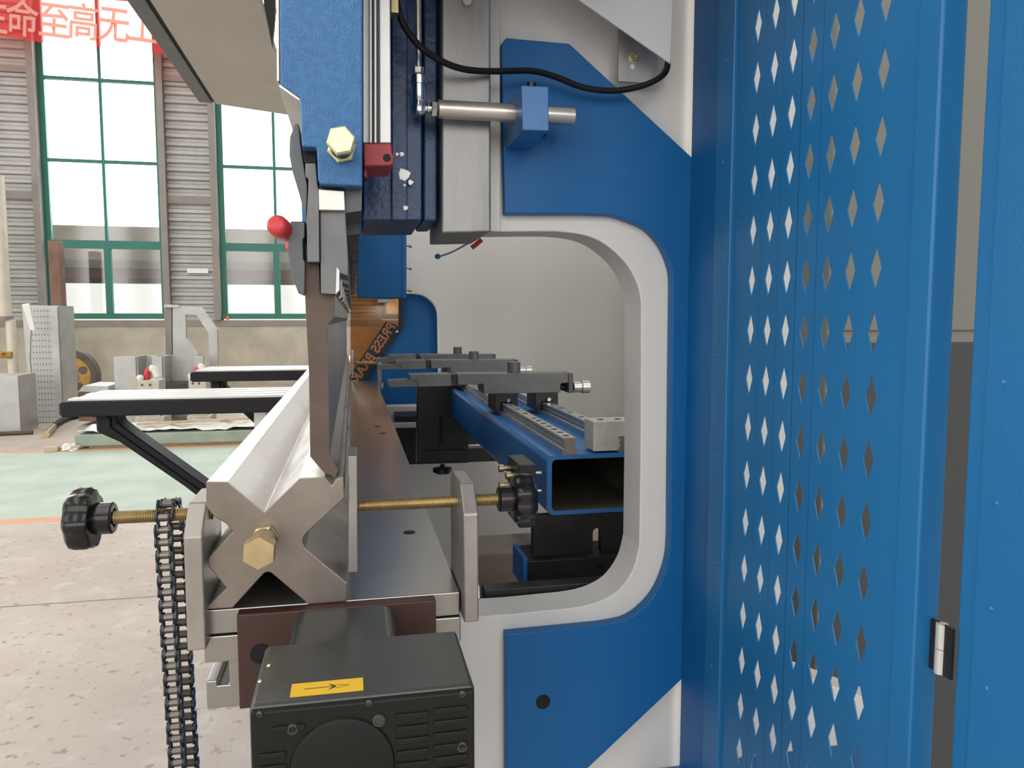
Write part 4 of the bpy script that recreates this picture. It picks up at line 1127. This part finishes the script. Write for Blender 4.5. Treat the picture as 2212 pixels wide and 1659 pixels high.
# ================================================================== things standing in the hall
# cream pipe with valve
pp = thing('cream_pipe', 'cream painted vertical pipe with yellow valve at the left edge', 'pipe', on_floor(12, 815))
YPp = 13.0
c = at(5, 600, YPp)
rod('upper_pipe', (c.x, YPp, at(9, 690, YPp).z), (c.x, YPp, at(9, 380, YPp).z), 0.10, M['cream'], pp)
rod('lower_pipe', (c.x + 0.08, YPp, 0.0), (c.x + 0.08, YPp, at(9, 690, YPp).z), 0.07, M['cream'], pp)
lathe('pipe_clip', (c.x, YPp, at(9, 692, YPp).z), (0, 0, 1), [(0, 0.12), (0.06, 0.12)], M['trim_grey'], pp, 20)
q = at(16, 766, YPp)
rod('valve_body', (q.x - 0.10, YPp - 0.1, q.z), (q.x + 0.10, YPp - 0.1, q.z), 0.05, M['ochre'], pp)
rod('valve_handle', (q.x, YPp - 0.1, q.z), (q.x, YPp - 0.22, q.z + 0.05), 0.03, M['ochre'], pp)
# rusty column
yq_ = 12.6
rc_ = thing('rusty_column', 'rust brown steel column stump standing before the corrugated wall', 'column', on_floor(120, 834))
pbox('column_shaft', 106, 520, 131, 672, yq_, yq_ + 0.2, M['rust'], rc_, 0.01)
box('column_foot', at(117, 700, yq_).x, at(138, 700, yq_).x, yq_, yq_ + 0.2, 0.0, at(120, 672, yq_).z, M['rust'], rc_, 0.01)
pbox('column_plate', 100, 670, 141, 675, yq_ - 0.04, yq_ + 0.24, M['rust'], rc_)
# perforated locker side with leaning strip
yl = 8.9
lk2 = thing('perforated_locker', 'tall galvanised locker with small punched holes by the left wall', 'locker', on_floor(95, 895))
box('locker_body', at(66, 800, yl).x, at(128, 800, yl).x, yl, yl + 0.45, 0.0, at(95, 660, yl).z, M['perf'], lk2, 0.01)
box('locker_edge', at(116, 800, yl).x, at(132, 800, yl).x, yl - 0.02, yl, 0.0, at(95, 662, yl).z, M['galv'], lk2, 0.004)
ln = thing('leaning_sheet_strip', 'folded galvanised strip leaning against the perforated locker', 'sheet metal', on_floor(70, 903))
pl = xz([(47, 657), (62, 655), (74, 712), (66, 712), (64, 780), (82, 918), (68, 918)], 8.6)
pl = [(a, max(0.0, b)) for a, b in pl]
prism('strip_face', pl, 8.6, 8.63, M['galv'], ln)
prism('strip_fold', xz([(47, 657), (62, 655), (75, 713), (65, 713)], 8.57), 8.57, 8.6, M['white'], ln)
box('locker_side', at(128, 800, yl).x, at(128, 800, yl).x + 0.02, yl + 0.01, yl + 0.46, 0.0, at(95, 660, yl).z, M['galv'], lk2)
# grey bin at far left
gb = thing('sheet_metal_bin', 'low grey sheet metal bin at the left edge of the hall', 'bin', on_floor(20, 900))
yb_ = 8.1
box('bin_wall', at(-60, 850, yb_).x, at(40, 850, yb_).x, yb_, yb_ + 0.03, 0.0, at(20, 812, yb_).z, M['galv'], gb)
box('bin_wall', at(-60, 850, yb_).x, at(40, 850, yb_).x, yb_ + 0.42, yb_ + 0.423, 0.0, at(20, 812, yb_).z, M['galv'], gb)
box('bin_wall', at(40, 850, yb_).x - 0.03, at(40, 850, yb_).x, yb_ + 0.03, yb_ + 0.42, 0.0, at(20, 812, yb_).z, M['galv'], gb)
box('bin_floor', at(-60, 850, yb_).x, at(40, 850, yb_).x - 0.03, yb_ + 0.03, yb_ + 0.42, 0.0, 0.03, M['galv'], gb)
# big wheel
yw = 11.0
wc = at(152, 812, yw); R_ = wc.z
wh = thing('pulley_wheel', 'large ochre and iron pulley wheel leaning by the wall', 'wheel', (wc.x, yw, 0))
lathe('wheel_rim', (wc.x, yw + 0.08, wc.z), (0, -1, 0), [(0, R_ * 0.99), (0.16, R_ * 0.99), (0.17, R_ * 0.95), (0.17, R_ * 0.78), (0.12, R_ * 0.76), (0.12, R_ * 0.3)], M['iron'], wh, 40)
lathe('wheel_disc', (wc.x, yw - 0.042, wc.z), (0, -1, 0), [(0, R_ * 0.76), (0.015, R_ * 0.74), (0.02, R_ * 0.34), (0.06, R_ * 0.30), (0.06, R_ * 0.12)], M['ochre'], wh, 40)
for k in range(5):
    a = 2 * math.pi * k / 5 + 0.4
    lathe('lightening_hole', (wc.x + math.cos(a) * R_ * .53, yw - 0.0615, wc.z + math.sin(a) * R_ * .53), (0, -1, 0), [(0, R_ * .15), (0.001, R_ * .15)], M['iron'], wh, 18)
lean = tag(pprism('flat_bar', [(158, 778), (168, 776), (162, 861.5), (152, 862)], 10.6, 10.63, M['trim_grey']), 'grey flat bar propped against the pulley wheel', 'bar')
lean.location.z = -min(v.co.z for v in lean.data.vertices)
# grey cut-out machine cover
ym = 9.6
mc = thing('machine_side_cover', 'grey painted C-shaped machine cover standing before the wall', 'machine part', on_floor(410, 880))
fy = 700 + CAM_Z * F_PX / ym
pl = [(358, 660), (434, 663), (470, 712), (472, fy), (453, fy), (450, 721), (424, 681), (401, 680), (403, 731), (428, 765), (428, fy), (373, fy), (372, 664)]
prism('cover_plate', [(a, max(0.0, b)) for a, b in xz(pl, ym)], ym, ym + 0.06, M['galv'], mc, 0.006)
prism('cover_edge', [(a, max(0.0, b)) for a, b in xz([(357, 662), (371, 662), (372, fy), (360, fy)], ym)], ym - 0.01, ym + 0.35, M['trim_grey'], mc, 0.004)
pbox('cover_lip', 354, 658, 386, 664, ym - 0.04, ym + 0.1, M['galv'], mc)
# folded sheet box
yx = 8.7
fx = thing('folded_sheet_cabinet', 'open grey folded sheet metal cabinet shell on the floor', 'cabinet', on_floor(340, 895))
ztop = at(340, 770, yx).z
for (a, b_, yo, dep) in ((246, 294, 0.0, 0.03), (329, 351, 0.0, 0.03), (421, 440, 0.0, 0.03)):
    box('front_panel', at(a, 800, yx).x, at(b_, 800, yx).x, yx, yx + dep, 0.0, ztop, M['galv'], fx, 0.004)
box('back_panel', at(294, 800, yx).x, at(421, 800, yx).x, yx + 0.35, yx + 0.38, 0.0, ztop, M['galv'], fx)
for a in (294, 327, 351, 419):
    box('side_panel', at(a, 800, yx).x, at(a + 3, 800, yx).x, yx + 0.03, yx + 0.35, 0.0, ztop, M['galv'], fx)
box('shelf', at(354, 800, yx).x, at(419, 800, yx).x, yx + 0.03, yx + 0.35, at(380, 840, yx).z, at(380, 828, yx).z, M['iron'], fx)
# low box left of it
ys_ = 8.6
sb = thing('low_sheet_box', 'low grey box with sloping lid left of the cabinet shell', 'box', on_floor(208, 900))
prism('box_body', [(a, max(0, b)) for a, b in xz([(170, 845), (238, 848), (238, 910), (170, 910)], ys_)], ys_, ys_ + 0.5, M['rust'], sb, 0.004)
prism('sloping_lid', xz([(169, 846), (180, 833), (233, 834), (239, 849)], ys_), ys_ - 0.01, ys_ + 0.5, M['galv'], sb, 0.004)
# valve blocks with red and white fittings
def valve_block(pxl, pxr, pyt, Yb, label):
    t = thing('valve_block', label, 'valve block', on_floor((pxl + pxr) / 2, 920), 'valve blocks on the hall floor')
    xa, xb = at(pxl, 860, Yb).x, at(pxr, 860, Yb).x
    zt_ = at((pxl + pxr) / 2, pyt, Yb).z
    box('block_body', xa, xb, Yb, Yb + 0.26, 0.16, zt_, M['stone'], t, 0.006)
    box('block_foot', xa - 0.02, xb + 0.04, Yb - 0.02, Yb + 0.28, 0.0, 0.16, M['stone'], t, 0.006)
    for (fx_, fz_) in ((0.25, 0.72), (0.6, 0.72), (0.6, 0.5)):
        lathe('port', (xa + (xb - xa) * fx_, Yb - 0.001, zt_ * fz_ + 0.1), (0, -1, 0), [(0, 0.012), (0.002, 0.012)], M['iron'], t, 12)
    tube('red_fitting', [(xa + (xb - xa) * .35, Yb + .1, zt_), (xa + (xb - xa) * .38, Yb + .1, zt_ + .07), (xa + (xb - xa) * .5, Yb + .1, zt_ + .11)], 0.03, M['red'], t)
    tube('white_cap', [(xa + (xb - xa) * .5, Yb + .1, zt_ + .11), (xa + (xb - xa) * .68, Yb + .1, zt_ + .10), (xa + (xb - xa) * .85, Yb + .1, zt_ + .03)], 0.035, M['white'], t)
    lathe('side_plug', (xa + 0.02, Yb + .06, zt_), (0, 0, 1), [(0, 0.03), (0.03, 0.035), (0.05, 0.02)], M['white'], t, 14)
    return t
valve_block(296, 345, 822, 7.9, 'pale valve block with red and white caps left of the pair')
valve_block(408, 446, 818, 7.9, 'pale valve block with red cap right of the pair')
# wrapped plate on the floor
yw2 = 7.03
wp = thing('wrapped_plate', 'pale green plate wrapped in clear film lying on the floor', 'plate', on_floor(350, 968))
xa, xb = at(160, 950, yw2).x, at(640, 950, yw2).x
zt_ = at(300, 936, yw2).z
box('plate_slab', xa, xb, yw2, yw2 + 0.62, 0.02, zt_, M['wrap'], wp, 0.01)
box('plate_skid', xa + 0.1, xb, yw2 + 0.04, yw2 + 0.6, 0.0, 0.02, M['wood'], wp)
bm = bmesh.new(); nx, ny = 28, 6
gv = [[bm.verts.new((xa + 0.02 + (xb - xa - 0.05) * i / nx, yw2 + 0.01 + 0.6 * j / ny, zt_ + 0.012 + random.uniform(0, 0.028))) for j in range(ny + 1)] for i in range(nx + 1)]
for i in range(nx):
    for j in range(ny): bm.faces.new([gv[i][j], gv[i + 1][j], gv[i + 1][j + 1], gv[i][j + 1]])
me = bpy.data.meshes.new('film_wrap'); bm.to_mesh(me); bm.free(); smooth(me, 30)
o = link('film_wrap', me, M['film'], wp); so = o.modifiers.new('film_thickness', 'SOLIDIFY'); so.thickness = 0.006
q = on_floor(345, 915)
lt = tag(box('wood_lath', -0.5, 0.5, -0.02, 0.02, 0, 0.02, M['wood']), 'pale wooden lath lying on the wrapped green plate', 'lath')
lt.location = (at(410, 925, 7.0).x, 7.35, zt_ + 0.042); lt.rotation_euler = (0, 0, math.radians(12)); 
# hydraulic hose with brass end
hs = thing('hydraulic_hose', 'short black hydraulic hose with brass end on the floor', 'hose', on_floor(120, 930))
h = [on_floor(p_[0], p_[1]) + Vector((0, 0, 0.03)) for p_ in ((98, 948), (112, 930), (135, 914), (158, 906), (182, 903))]
tube('hose', h[1:], 0.028, M['rubber'], hs)
rod('brass_end', h[1] + (h[0] - h[1]) * 0.9, h[1] + (h[2] - h[1]) * 0.15, 0.03, M['brass'], hs)
a = on_floor(-30, 943); b_ = on_floor(72, 938)
tag(rod('steel_bar', (a.x, a.y, 0.02), (b_.x, b_.y, 0.02), 0.02, M['iron']), 'thin dark steel bar lying on the floor at far left', 'bar')
q = on_floor(113, 975)
tag(box('wood_offcut', q.x - 0.05, q.x + 0.05, q.y - 0.03, q.y + 0.05, 0, 0.04, M['wood'], None, 0.004), 'small wooden offcut on the floor left of the green plate', 'offcut')
q = on_floor(152, 972)
bm = bmesh.new(); bmesh.ops.create_icosphere(bm, subdivisions=3, radius=1)
for v in bm.verts:
    s_ = 1 + random.uniform(-0.25, 0.25); v.co = Vector((v.co.x * 0.07 * s_, v.co.y * 0.06 * s_, max(0, v.co.z * 0.045 * s_ + 0.012)))
me = bpy.data.meshes.new('crumpled_film'); bm.to_mesh(me); bm.free()
o = link('crumpled_film', me, M['film']); o.location = (q.x, q.y, 0); tag(o, 'crumpled clear plastic film beside the wooden offcut', 'film scrap')
